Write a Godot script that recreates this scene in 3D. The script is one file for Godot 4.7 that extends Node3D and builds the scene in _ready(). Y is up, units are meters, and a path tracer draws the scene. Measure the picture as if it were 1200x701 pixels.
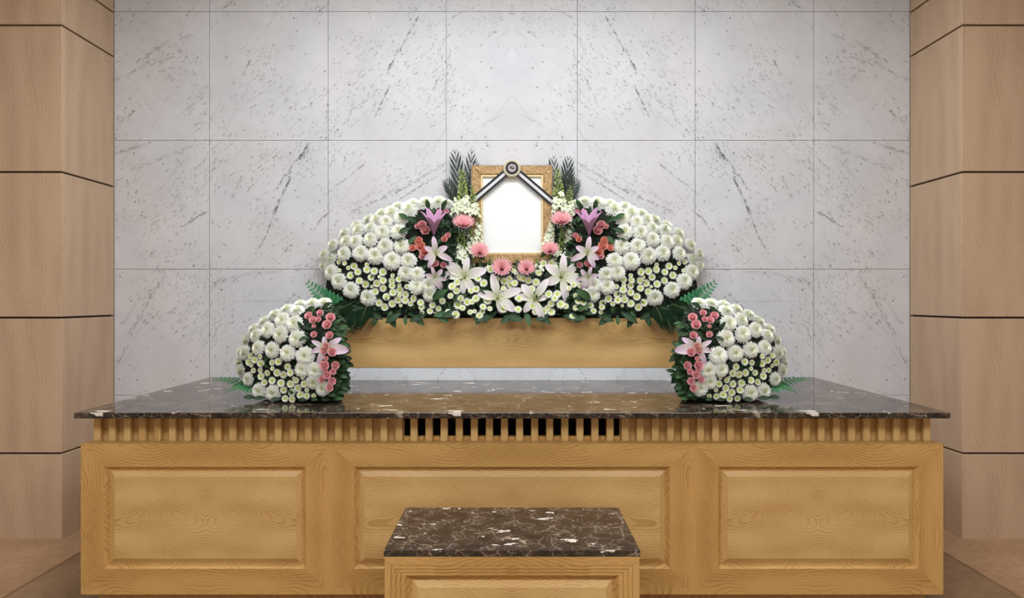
extends Node3D
# A funeral altar: marble back wall in a wood-panelled alcove, an oak altar with a dark marble top, five flower
# arrangements, a framed portrait with a mourning ribbon and a small incense table. Units: metres, wall face at z = 0.

const D := 3.6            # camera distance from the marble wall
const U := 0.00435        # metres per photograph pixel on the marble wall
const EYE := 1.0875
const TOP := 0.690        # height of the altar's marble top
const BOX_TOP := 0.994    # height of the wooden riser behind it

var M := {}
var MESH := {}
var rng := RandomNumberGenerator.new()

# ------------------------------------------------------------------ measuring
func at(px: float, py: float, z: float) -> Vector3:   # a point at depth z, measured from the photograph (1200 x 701)
	var r := (D - z) / D
	return Vector3((px - 600.0) * U * r, EYE - (py - 350.5) * U * r, z)

func span(n: float, z: float) -> float:
	return n * U * (D - z) / D

# ------------------------------------------------------------------ nodes
func meta(o: Node, label := "", category := "", group := "", kind := ""):
	if label: o.set_meta("label", label)
	if category: o.set_meta("category", category)
	if group: o.set_meta("group", group)
	if kind: o.set_meta("kind", kind)
	return o

func base(called: String, where: Vector3) -> Node3D:
	var o := Node3D.new()
	o.name = called
	add_child(o, true)
	o.position = where
	return o

func new_st() -> SurfaceTool:
	var st := SurfaceTool.new()
	st.begin(Mesh.PRIMITIVE_TRIANGLES)
	return st

func put(called: String, mesh: Mesh, mat: Material, parent: Node, where := Vector3.ZERO, b := Basis.IDENTITY) -> MeshInstance3D:
	var o := MeshInstance3D.new()
	o.name = called
	o.mesh = mesh
	o.material_override = mat
	o.cast_shadow = GeometryInstance3D.SHADOW_CASTING_SETTING_ON
	parent.add_child(o, true)
	o.transform = Transform3D(b, where)
	return o

# ------------------------------------------------------------------ faces and solids
func face(st: SurfaceTool, pts: Array, out: Vector3, uvf: Callable) -> void:
	var a: Vector3 = pts[0]
	var n: Vector3 = (pts[2] - a).cross(pts[1] - a)
	if n.length() < 1e-12 and pts.size() > 3:
		n = (pts[3] - a).cross(pts[2] - a)
	n = n.normalized()
	var p := pts
	if n.dot(out) < 0.0:
		p = pts.duplicate()
		p.reverse()
		n = -n
	for i in range(1, p.size() - 1):
		for k in [0, i, i + 1]:
			st.set_normal(n)
			st.set_uv(uvf.call(p[k], n))
			st.add_vertex(p[k])

func no_uv(_p: Vector3, _n: Vector3) -> Vector2:
	return Vector2.ZERO

# grain along x (or y), the texture covering size.x by size.y metres, its middle at centre
func grain_x(centre: Vector3, size: Vector2) -> Callable:
	return func(p: Vector3, n: Vector3) -> Vector2:
		if absf(n.y) > 0.8: return Vector2((p.x - centre.x) / size.x + 0.5, (p.z - centre.z) / size.y + 0.5)
		if absf(n.x) > 0.8: return Vector2((p.z - centre.z) / size.x + 0.5, -(p.y - centre.y) / size.y + 0.5)
		return Vector2((p.x - centre.x) / size.x + 0.5, -(p.y - centre.y) / size.y + 0.5)

func grain_y(centre: Vector3, size: Vector2) -> Callable:
	return func(p: Vector3, n: Vector3) -> Vector2:
		if absf(n.x) > 0.8: return Vector2((p.y - centre.y) / size.x + 0.5, (p.z - centre.z) / size.y + 0.5)
		if absf(n.y) > 0.8: return Vector2((p.z - centre.z) / size.x + 0.5, (p.x - centre.x) / size.y + 0.5)
		return Vector2((p.y - centre.y) / size.x + 0.5, (p.x - centre.x) / size.y + 0.5)

func cbox(st: SurfaceTool, lo: Vector3, hi: Vector3, c: float, uvf: Callable) -> void:   # a box with chamfered edges
	c = minf(c, 0.49 * minf(hi.x - lo.x, minf(hi.y - lo.y, hi.z - lo.z)))
	var m := (lo + hi) / 2.0
	var h := (hi - lo) / 2.0
	var ax := [Vector3.RIGHT, Vector3.UP, Vector3.BACK]
	for i in 3:
		var j := (i + 1) % 3
		var k := (i + 2) % 3
		for s in [-1.0, 1.0]:
			var q := []
			for t in [[-1, -1], [1, -1], [1, 1], [-1, 1]]:
				q.append(m + ax[i] * h[i] * s + ax[j] * (h[j] - c) * t[0] + ax[k] * (h[k] - c) * t[1])
			face(st, q, ax[i] * s, uvf)
			if c > 0.0:
				for t in [-1.0, 1.0]:   # edge between face i and face j, along k
					var e := []
					for w in [-1.0, 1.0]:
						e.append(m + ax[i] * h[i] * s + ax[j] * (h[j] - c) * t + ax[k] * (h[k] - c) * w)
					for w in [1.0, -1.0]:
						e.append(m + ax[i] * (h[i] - c) * s + ax[j] * h[j] * t + ax[k] * (h[k] - c) * w)
					face(st, e, ax[i] * s + ax[j] * t, uvf)
	if c > 0.0:
		for sx in [-1.0, 1.0]:
			for sy in [-1.0, 1.0]:
				for sz in [-1.0, 1.0]:
					var s3 := Vector3(sx, sy, sz)
					var q := []
					for i in 3:
						var v := h - Vector3(c, c, c)
						v[i] = h[i]
						q.append(m + v * s3)
					face(st, q, s3, uvf)

func box_mesh(lo: Vector3, hi: Vector3, c: float, uvf: Callable) -> ArrayMesh:
	var st := new_st()
	cbox(st, lo, hi, c, uvf)
	st.generate_tangents()
	return st.commit()

func prism(poly: Array, z0: float, z1: float, bevel: float, uvf: Callable) -> ArrayMesh:   # convex outline in x, y
	var st := new_st()
	var n := poly.size()
	var mid := Vector2.ZERO
	for p in poly: mid += p / float(n)
	var inner := []
	for i in n:
		var a: Vector2 = (poly[i] - poly[(i + n - 1) % n]).normalized()
		var b: Vector2 = (poly[(i + 1) % n] - poly[i]).normalized()
		var na := Vector2(-a.y, a.x)
		var nb := Vector2(-b.y, b.x)
		if na.dot(mid - poly[i]) < 0.0: na = -na
		if nb.dot(mid - poly[i]) < 0.0: nb = -nb
		var bis := (na + nb).normalized()
		inner.append(poly[i] + bis * bevel / maxf(0.3, bis.dot(na)))
	var front := []
	var back := []
	for i in n:
		front.append(Vector3(inner[i].x, inner[i].y, z1))
		back.append(Vector3(poly[i].x, poly[i].y, z0))
	face(st, front, Vector3.BACK, uvf)
	face(st, back, Vector3.FORWARD, uvf)
	for i in n:
		var j := (i + 1) % n
		var pa := Vector3(poly[i].x, poly[i].y, z1 - bevel)
		var pb := Vector3(poly[j].x, poly[j].y, z1 - bevel)
		var o2: Vector2 = (poly[i] + poly[j]) / 2.0 - mid
		var out := Vector3(o2.x, o2.y, 0)
		face(st, [back[i], back[j], pb, pa], out, uvf)
		face(st, [pa, pb, front[j], front[i]], out.normalized() + Vector3.BACK, uvf)
	st.generate_tangents()
	return st.commit()

# two rectangles at two depths joined by four mitred slopes; fill closes the inner one
func slope_ring(lo: Vector2, hi: Vector2, z0: float, lo2: Vector2, hi2: Vector2, z1: float, fill: bool, uvf: Callable, uvs: Callable) -> ArrayMesh:
	var st := new_st()
	var a := [Vector3(lo.x, lo.y, z0), Vector3(hi.x, lo.y, z0), Vector3(hi.x, hi.y, z0), Vector3(lo.x, hi.y, z0)]
	var b := [Vector3(lo2.x, lo2.y, z1), Vector3(hi2.x, lo2.y, z1), Vector3(hi2.x, hi2.y, z1), Vector3(lo2.x, hi2.y, z1)]
	for i in 4:
		var j := (i + 1) % 4
		face(st, [a[i], a[j], b[j], b[i]], Vector3.BACK, uvs if i % 2 else uvf)
	if fill:
		face(st, b, Vector3.BACK, uvf)
	st.generate_tangents()
	return st.commit()

func tube(st: SurfaceTool, pts: Array, radii: Array, sides := 6) -> void:
	var rings := []
	for i in pts.size():
		var d: Vector3 = (pts[mini(i + 1, pts.size() - 1)] - pts[maxi(i - 1, 0)]).normalized()
		var u := d.cross(Vector3(0.31, 0.2, 0.93)).normalized()
		var v := d.cross(u)
		var ring := []
		for k in sides:
			var t := TAU * k / sides
			ring.append(pts[i] + (u * cos(t) + v * sin(t)) * radii[i])
		rings.append(ring)
	for i in pts.size() - 1:
		for k in sides:
			var k2 := (k + 1) % sides
			var mid: Vector3 = (pts[i] + pts[i + 1]) / 2.0
			face(st, [rings[i][k], rings[i][k2], rings[i + 1][k2], rings[i + 1][k]], (rings[i][k] + rings[i][k2] + rings[i + 1][k]) / 3.0 - mid, no_uv)
	face(st, rings[-1], pts[-1] - pts[-2], no_uv)
	face(st, rings[0], pts[0] - pts[1], no_uv)

func lathe(profile: Array, sides := 32) -> ArrayMesh:   # profile of Vector2(radius, height) about y
	var st := new_st()
	for i in profile.size() - 1:
		for k in sides:
			var t0 := TAU * k / sides
			var t1 := TAU * (k + 1) / sides
			var q := []
			for w in [[i, t0], [i, t1], [i + 1, t1], [i + 1, t0]]:
				var p: Vector2 = profile[w[0]]
				q.append(Vector3(p.x * cos(w[1]), p.y, p.x * sin(w[1])))
			var d: Vector2 = profile[i + 1] - profile[i]
			var tm := (t0 + t1) / 2.0
			var out := Vector3(d.y * cos(tm), -d.x, d.y * sin(tm))
			st.set_smooth_group(i)
			for idx in ([0, 1, 2, 0, 2, 3]):
				st.set_normal(out.normalized())
				st.add_vertex(q[idx])
	return st.commit()

# ------------------------------------------------------------------ computed textures
func tex(w: int, h: int, data: PackedByteArray) -> ImageTexture:
	var im := Image.create_from_data(w, h, false, Image.FORMAT_RGB8, data)
	return ImageTexture.create_from_image(im)

func noise(freq: float, sd: int, oct := 1, kind := FastNoiseLite.TYPE_SIMPLEX_SMOOTH) -> FastNoiseLite:
	var n := FastNoiseLite.new()
	n.noise_type = kind
	n.seed = sd
	n.frequency = freq
	n.fractal_type = FastNoiseLite.FRACTAL_FBM if oct > 1 else FastNoiseLite.FRACTAL_NONE
	n.fractal_octaves = oct
	return n

# flat-sawn wood, grain along x. lx, ly metres covered; slope: how fast the pith leaves the surface along the board
func wood(w: int, h: int, lx: float, ly: float, light: Color, dark: Color, sd: int, rings: float, slope: float, depth: float, contrast: float, mirrored := true, squeeze := 2.2, eye := 0.0) -> ImageTexture:
	var data := PackedByteArray()
	data.resize(w * h * 3)
	var n1 := noise(1.0, sd)
	var n2 := noise(1.0, sd + 1)
	var n3 := noise(1.0, sd + 2)
	var i := 0
	var xs := PackedFloat32Array()
	var wav := PackedFloat32Array()
	var deep := PackedFloat32Array()
	for x in w:
		var px := (float(x) / w - 0.5) * lx
		var ax := absf(px) if mirrored else px
		xs.append(ax)
		wav.append(n1.get_noise_2d(ax * 2.2, 7.3) * 0.035)
		deep.append(depth + slope * absf(ax - eye) + n1.get_noise_2d(ax * 6.0, 91.0) * 0.022)
	for y in h:
		var py := (float(y) / h - 0.5) * ly
		for x in w:
			var ax := xs[x]
			var yy := py + wav[x]
			var r := yy * rings + deep[x] * rings * 0.3
			if squeeze > 0.0: r = sqrt(yy * yy * squeeze * squeeze + deep[x] * deep[x]) * rings
			r += n2.get_noise_2d(ax * 2.5, py * 8.0) * 0.75 + n3.get_noise_2d(ax * 14.0, py * 40.0) * 0.13
			var f := r - floorf(r)
			var line := smoothstep(0.35, 0.92, f) * (1.0 - smoothstep(0.92, 1.0, f))
			var pore := n3.get_noise_2d(ax * 25.0, py * 420.0)
			var soft := n1.get_noise_2d(ax * 1.5 + 40.0, py * 9.0)
			var t := clampf(contrast * line * clampf(0.75 + 0.9 * n2.get_noise_2d(ax * 4.0 + 77.0, py * 14.0), 0.15, 1.2) + 0.20 * pore + 0.25 * soft + 0.12, 0.0, 1.0)
			data[i] = int(255.0 * lerpf(light.r, dark.r, t))
			data[i + 1] = int(255.0 * lerpf(light.g, dark.g, t))
			data[i + 2] = int(255.0 * lerpf(light.b, dark.b, t))
			i += 3
	return tex(w, h, data)

# white marble of one half of the wall: u from the middle outwards, speckled veins that climb towards the middle
func wall_marble() -> ImageTexture:
	var w := 1024
	var h := 1108
	var px_m := w / 2.05     # texture pixels per metre
	var data := PackedByteArray()
	data.resize(w * h * 3)
	var n1 := noise(0.006, 5, 3)
	var n2 := noise(0.05, 8, 2)
	var n3 := noise(0.004, 12)
	var grey := PackedFloat32Array()
	grey.resize(w * h)
	for y in h:
		for x in w:
			grey[y * w + x] = 0.810 + 0.030 * n1.get_noise_2d(x, y) + 0.012 * n2.get_noise_2d(x * 0.6, y * 0.6)
	var r := RandomNumberGenerator.new()
	r.seed = 77
	var dash := func(cx: float, cy: float, ang: float, ln: float, wd: float, dark: float):
		var dx := cos(ang)
		var dy := -sin(ang)
		var reach := int(ceil(ln / 2.0 + wd + 1.0))
		for yy in range(maxi(0, int(cy) - reach), mini(h, int(cy) + reach + 1)):
			for xx in range(maxi(0, int(cx) - reach), mini(w, int(cx) + reach + 1)):
				var ox := xx - cx
				var oy := yy - cy
				var al: float = absf(ox * dx + oy * dy)
				var ac: float = absf(-ox * dy + oy * dx)
				var k := (1.0 - smoothstep(ln * 0.3, ln * 0.5 + 0.5, al)) * (1.0 - smoothstep(wd * 0.4, wd * 0.5 + 0.9, ac))
				if k > 0.0:
					grey[yy * w + xx] -= dark * k * (0.7 + 0.5 * n2.get_noise_2d(xx * 5.0, yy * 5.0))
	# scattered speckles and short streaks, denser in clouds. x runs from the middle outwards: up towards the middle = angle over 90
	for i in 12500:
		var cx := r.randf() * w
		var cy := r.randf() * h
		var dens := n3.get_noise_2d(cx, cy) * 0.9 + n1.get_noise_2d(cx * 1.7 + 900.0, cy * 1.7) * 0.9
		if r.randf() > 0.34 + dens: continue
		var ang := deg_to_rad(180.0 - (48.0 + 14.0 * n3.get_noise_2d(cx + 3000.0, cy) + r.randfn(0, 12)))
		dash.call(cx, cy, ang, r.randf_range(2.5, 6.0) + (9.0 * r.randf() if r.randf() < 0.4 else 0.0), r.randf_range(0.7, 2.0), r.randf_range(0.05, 0.27))
	for i in 170:   # round dark flecks
		dash.call(r.randf() * w, r.randf() * h, r.randf() * 3.0, r.randf_range(2.5, 5.5), r.randf_range(2.5, 4.5), r.randf_range(0.2, 0.4))
	for i in 240:
		var ang := deg_to_rad(180.0 - r.randf_range(30, 65))
		dash.call(r.randf() * w, r.randf() * h, ang, r.randf_range(20, 90), r.randf_range(1.5, 6.0), r.randf_range(0.02, 0.06))
	# the veins that the photograph shows, in its pixels, left half: from, to, width, strength
	var veins := [[135, 95, 185, 66, 7, .16], [160, 74, 198, 46, 8, .2], [165, 80, 222, 60, 5, .14], [440, 136, 456, 103, 3, .3], [455, 82, 474, 48, 5, .3], [474, 48, 491, 19, 4, .22],
		[304, 292, 330, 232, 3, .24], [318, 254, 342, 205, 4, .34], [324, 220, 363, 168, 6, .32], [352, 186, 362, 167, 5, .34], [212, 267, 241, 248, 3, .26], [414, 248, 468, 222, 6, .22], [462, 226, 523, 191, 6, .22],
		[469, 233, 523, 199, 3, .2], [251, 9, 275, 2, 9, .2], [375, 14, 384, 6, 8, .24], [285, 87, 293, 72, 4, .26], [135, 180, 178, 167, 5, .2], [150, 200, 225, 172, 6, .12], [325, 366, 346, 344, 4, .26],
		[385, 225, 430, 190, 4, .16], [372, 262, 384, 250, 3, .26], [400, 160, 415, 120, 5, .1], [150, 395, 178, 345, 6, .16], [136, 430, 150, 405, 5, .18], [175, 350, 195, 322, 5, .18], [270, 235, 285, 205, 6, .12],
		[255, 330, 300, 318, 4, .1], [300, 320, 330, 318, 5, .1], [215, 140, 244, 100, 9, .1], [410, 130, 440, 110, 4, .14], [520, 110, 528, 60, 4, .1], [560, 150, 596, 130, 4, .08], [530, 20, 560, 5, 4, .1],
		[498, 125, 515, 90, 3, .16], [136, 145, 160, 128, 4, .2], [412, 330, 440, 318, 3, .1], [345, 318, 380, 300, 4, .1]]
	for v in veins:
		var a := Vector2((600.0 - v[0]) * U * px_m, (350.5 + 353.0 - (350.5 - v[1]) - 353.0) * U * px_m)
		var b := Vector2((600.0 - v[2]) * U * px_m, v[3] * U * px_m)
		a.y += 0.03 * px_m
		b.y += 0.03 * px_m
		var ln := a.distance_to(b)
		var dir := (b - a) / ln
		var ang := atan2(-dir.y, dir.x)
		for i in int(ln * 0.30 + 4):
			var t := r.randf()
			var c := a.lerp(b, t) + Vector2(-dir.y, dir.x) * r.randfn(0, v[4] * 0.45)
			dash.call(c.x, c.y, ang + r.randfn(0, 0.16), r.randf_range(4, 15), r.randf_range(0.8, 2.4), v[5] * r.randf_range(0.3, 0.8))
	var i2 := 0
	for y in h:
		for x in w:
			var g := clampf(grey[y * w + x], 0.3, 1.0)
			var tint := n3.get_noise_2d(x * 0.8 + 500.0, y * 0.8)
			data[i2] = int(255.0 * clampf(g * (1.0 + 0.008 * tint), 0, 1))
			data[i2 + 1] = int(255.0 * clampf(g * 1.0, 0, 1))
			data[i2 + 2] = int(255.0 * clampf(g * (1.018 - 0.010 * tint), 0, 1))
			i2 += 3
	return tex(w, h, data)

func dark_marble() -> ImageTexture:   # 1.0 by 0.5 m, brown-black with a web of cream veins and white patches
	var w := 1024
	var h := 512
	var data := PackedByteArray()
	data.resize(w * h * 3)
	var c1 := noise(0.021, 3, 1, FastNoiseLite.TYPE_CELLULAR)
	c1.cellular_return_type = FastNoiseLite.RETURN_DISTANCE2_SUB
	c1.domain_warp_enabled = true
	c1.domain_warp_amplitude = 34.0
	c1.domain_warp_frequency = 0.015
	var c2 := noise(0.055, 9, 1, FastNoiseLite.TYPE_CELLULAR)
	c2.cellular_return_type = FastNoiseLite.RETURN_DISTANCE2_SUB
	c2.domain_warp_enabled = true
	c2.domain_warp_amplitude = 14.0
	c2.domain_warp_frequency = 0.03
	var n1 := noise(0.010, 21, 3)
	var n2 := noise(0.012, 22, 4)
	var n3 := noise(0.06, 23, 3)
	var i := 0
	for y in h:
		for x in w:
			var d1 := c1.get_noise_2d(x, y) + 1.0
			var d2 := c2.get_noise_2d(x, y) + 1.0
			var gate := n1.get_noise_2d(x, y)
			var fine := n3.get_noise_2d(x, y)
			var v := (1.0 - smoothstep(0.01, 0.085, d1)) * clampf(0.55 + 1.3 * gate, 0.0, 1.0)
			v = maxf(v, (1.0 - smoothstep(0.01, 0.16, d2)) * clampf(0.22 + 1.6 * n2.get_noise_2d(x + 700, y), 0.0, 0.8))
			var blot := smoothstep(0.52, 0.60, n1.get_noise_2d(x * 0.7 + 2000.0, y * 1.6) + 0.20 * fine) * 0.95
			var brown := clampf(0.45 + 0.8 * gate + 0.5 * fine, 0.0, 1.0)
			var c := Color(0.16, 0.125, 0.105).lerp(Color(0.29, 0.235, 0.19), brown)
			c = c.lerp(Color(0.70, 0.64, 0.57), v * 0.8).lerp(Color(0.90, 0.87, 0.82), blot)
			data[i] = int(255.0 * c.r)
			data[i + 1] = int(255.0 * c.g)
			data[i + 2] = int(255.0 * c.b)
			i += 3
	return tex(w, h, data)

func pale_marble() -> ImageTexture:   # base of the riser, mirrored about its middle
	var w := 1024
	var h := 64
	var data := PackedByteArray()
	data.resize(w * h * 3)
	var n1 := noise(0.012, 40, 3)
	var n2 := noise(0.03, 41, 2)
	var i := 0
	var lines := [118, 205, 300, 322, 385, 455, 150]
	for y in h:
		for x in w:
			var ax := absf(x - 511.5)
			var g := 0.88 + 0.03 * n1.get_noise_2d(ax, y)
			for k in lines.size():
				var lx: float = lines[k] + (y - 32.0) * (0.55 if k % 3 else -0.5) + 9.0 * n2.get_noise_2d(lines[k], y * 1.5)
				g -= (0.16 if k % 2 else 0.09) * (1.0 - smoothstep(0.6, 2.6, absf(ax - lx))) * (0.6 + n2.get_noise_2d(ax * 2.0, y * 3.0 + k * 50.0))
			data[i] = int(255.0 * clampf(g * 0.985, 0, 1))
			data[i + 1] = int(255.0 * clampf(g, 0, 1))
			data[i + 2] = int(255.0 * clampf(g * 1.02, 0, 1))
			i += 3
	return tex(w, h, data)

func mottled(w: int, h: int, a: Color, b: Color, f1: float, f2: float, sd: int, hard := 0.0) -> ImageTexture:
	var data := PackedByteArray()
	data.resize(w * h * 3)
	var n1 := noise(f1, sd, 3)
	var n2 := noise(f2, sd + 1, 2)
	var i := 0
	for y in h:
		for x in w:
			var t := clampf(0.5 + 0.7 * n1.get_noise_2d(x, y) + 0.5 * n2.get_noise_2d(x, y), 0.0, 1.0)
			if hard > 0.0: t = smoothstep(0.5 - hard, 0.5 + hard, t)
			var c := a.lerp(b, t)
			data[i] = int(255.0 * c.r)
			data[i + 1] = int(255.0 * c.g)
			data[i + 2] = int(255.0 * c.b)
			i += 3
	return tex(w, h, data)

func mat(called: String, c: Color, rough: float, t: Texture2D = null, spec := 0.5) -> StandardMaterial3D:
	var m := StandardMaterial3D.new()
	m.resource_name = called
	m.albedo_color = c
	m.albedo_texture = t
	m.roughness = rough
	m.metallic_specular = spec
	m.cull_mode = BaseMaterial3D.CULL_DISABLED
	M[called] = m
	return m

func petal_mat(called: String, rough := 0.7) -> StandardMaterial3D:
	var m := mat(called, Color.WHITE, rough, null, 0.3)
	m.vertex_color_use_as_albedo = true
	if called == "petals":   # light passes through thin petals
		m.backlight_enabled = true
		m.backlight = Color(0.6, 0.6, 0.56)
	return m

func materials() -> void:
	mat("marble_wall", Color.WHITE, 0.42, wall_marble(), 0.4)
	mat("joint", Color(0.80, 0.80, 0.80), 0.9)
	mat("oak_panel", Color.WHITE, 0.42, wood(1024, 512, 1.2, 0.42, Color(0.850, 0.705, 0.475), Color(0.690, 0.515, 0.295), 11, 58.0, 0.36, 0.01, 0.46, true, 2.3, 0.24), 0.4)
	mat("oak_rail", Color.WHITE, 0.42, wood(1024, 256, 1.2, 0.30, Color(0.810, 0.640, 0.390), Color(0.640, 0.465, 0.245), 31, 58.0, 0.36, 0.02, 0.48, true, 1.9, 0.15), 0.4)
	mat("oak_stile", Color.WHITE, 0.42, wood(512, 256, 0.6, 0.20, Color(0.805, 0.630, 0.380), Color(0.640, 0.465, 0.245), 51, 60.0, 0.40, 0.01, 0.46, true, 2.4), 0.4)
	mat("veneer", Color.WHITE, 0.5, wood(1024, 512, 1.3, 0.65, Color(0.775, 0.665, 0.555), Color(0.650, 0.535, 0.430), 71, 62.0, 0.12, 0.0, 0.24, false, 0.0), 0.4)
	mat("groove", Color(0.20, 0.11, 0.06), 0.8)
	mat("dark_marble", Color.WHITE, 0.09, dark_marble(), 0.33)
	mat("dark_marble_honed", Color.WHITE, 0.26, M.dark_marble.albedo_texture, 0.5)
	mat("pale_marble", Color.WHITE, 0.15, pale_marble(), 0.5)
	mat("gold", Color.WHITE, 0.35, mottled(256, 256, Color(0.83, 0.69, 0.47), Color(0.55, 0.41, 0.26), 0.05, 0.16, 5), 0.6)
	mat("gold_light", Color(0.90, 0.82, 0.64), 0.3, null, 0.6)
	mat("silver_bead", Color(0.62, 0.60, 0.58), 0.35, null, 0.6)
	mat("photo_paper", Color(0.955, 0.965, 0.970), 0.6, null, 0.3)
	mat("ribbon_black", Color(0.10, 0.095, 0.11), 0.6)
	mat("ribbon_white", Color(0.84, 0.84, 0.86), 0.6)
	mat("rosette_beige", Color(0.80, 0.77, 0.66), 0.5)
	var sil := mat("rosette_silver", Color(0.75, 0.74, 0.74), 0.3)
	sil.metallic = 0.6
	mat("floor_stone", Color.WHITE, 0.3, mottled(512, 512, Color(0.60, 0.485, 0.37), Color(0.50, 0.40, 0.30), 0.006, 0.05, 15), 0.4)
	mat("floor_border", Color.WHITE, 0.4, mottled(512, 512, Color(0.70, 0.565, 0.44), Color(0.62, 0.49, 0.37), 0.006, 0.05, 18), 0.4)
	mat("plaster", Color(0.86, 0.84, 0.80), 0.9)
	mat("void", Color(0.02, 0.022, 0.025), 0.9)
	petal_mat("petals")
	petal_mat("leaves", 0.5)
	mat("button_eye", Color(0.74, 0.79, 0.38), 0.8)
	mat("stem", Color(0.42, 0.52, 0.24), 0.7)
	mat("gerbera_eye", Color(0.24, 0.06, 0.08), 0.9)
	mat("stamen", Color(0.72, 0.74, 0.42), 0.7)
	mat("foam", Color(0.07, 0.11, 0.06), 0.95)
	mat("tray", Color(0.10, 0.10, 0.10), 0.6)
	mat("fern", Color(0.17, 0.46, 0.27), 0.5)
	mat("fern_dark", Color(0.085, 0.16, 0.095), 0.8, null, 0.15)
	mat("palm", Color(0.10, 0.17, 0.12), 0.5)
	mat("rachis", Color(0.30, 0.38, 0.20), 0.6)
	var glow := mat("lamp_glow", Color(1, 1, 1), 0.5)
	glow.emission_enabled = true
	glow.emission = Color(0.965, 0.985, 1.0)
	glow.emission_energy_multiplier = 2.0
	mat("lamp_frame", Color(0.85, 0.85, 0.85), 0.5)

# ------------------------------------------------------------------ light
func lamp(where: Vector3, size: Vector2, energy: float, label: String) -> void:
	var o: Node3D = meta(base("ceiling_light", where), label, "ceiling light", "ceiling light panels")
	put("diffuser", box_mesh(Vector3(-size.x / 2, -0.012, -size.y / 2), Vector3(size.x / 2, 0.0, size.y / 2), 0.002, no_uv), M.lamp_glow, o)
	var st := new_st()
	for s in [-1.0, 1.0]:
		cbox(st, Vector3(s * size.x / 2 - 0.02, -0.02, -size.y / 2 - 0.02), Vector3(s * size.x / 2 + 0.02, 0.0, size.y / 2 + 0.02), 0.002, no_uv)
		cbox(st, Vector3(-size.x / 2, -0.02, s * size.y / 2 - 0.02), Vector3(size.x / 2, 0.0, s * size.y / 2 + 0.02), 0.002, no_uv)
	put("frame", st.commit(), M.lamp_frame, o)
	var l := AreaLight3D.new()
	l.name = "panel_light"
	l.area_size = size
	l.light_energy = energy
	l.light_color = Color(0.965, 0.985, 1.0)
	l.shadow_enabled = true
	l.area_range = 12.0
	l.area_attenuation = 2.0
	o.add_child(l)
	l.position = Vector3(0, -0.03, 0)
	l.rotation_degrees = Vector3(-90, 0, 0)

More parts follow.
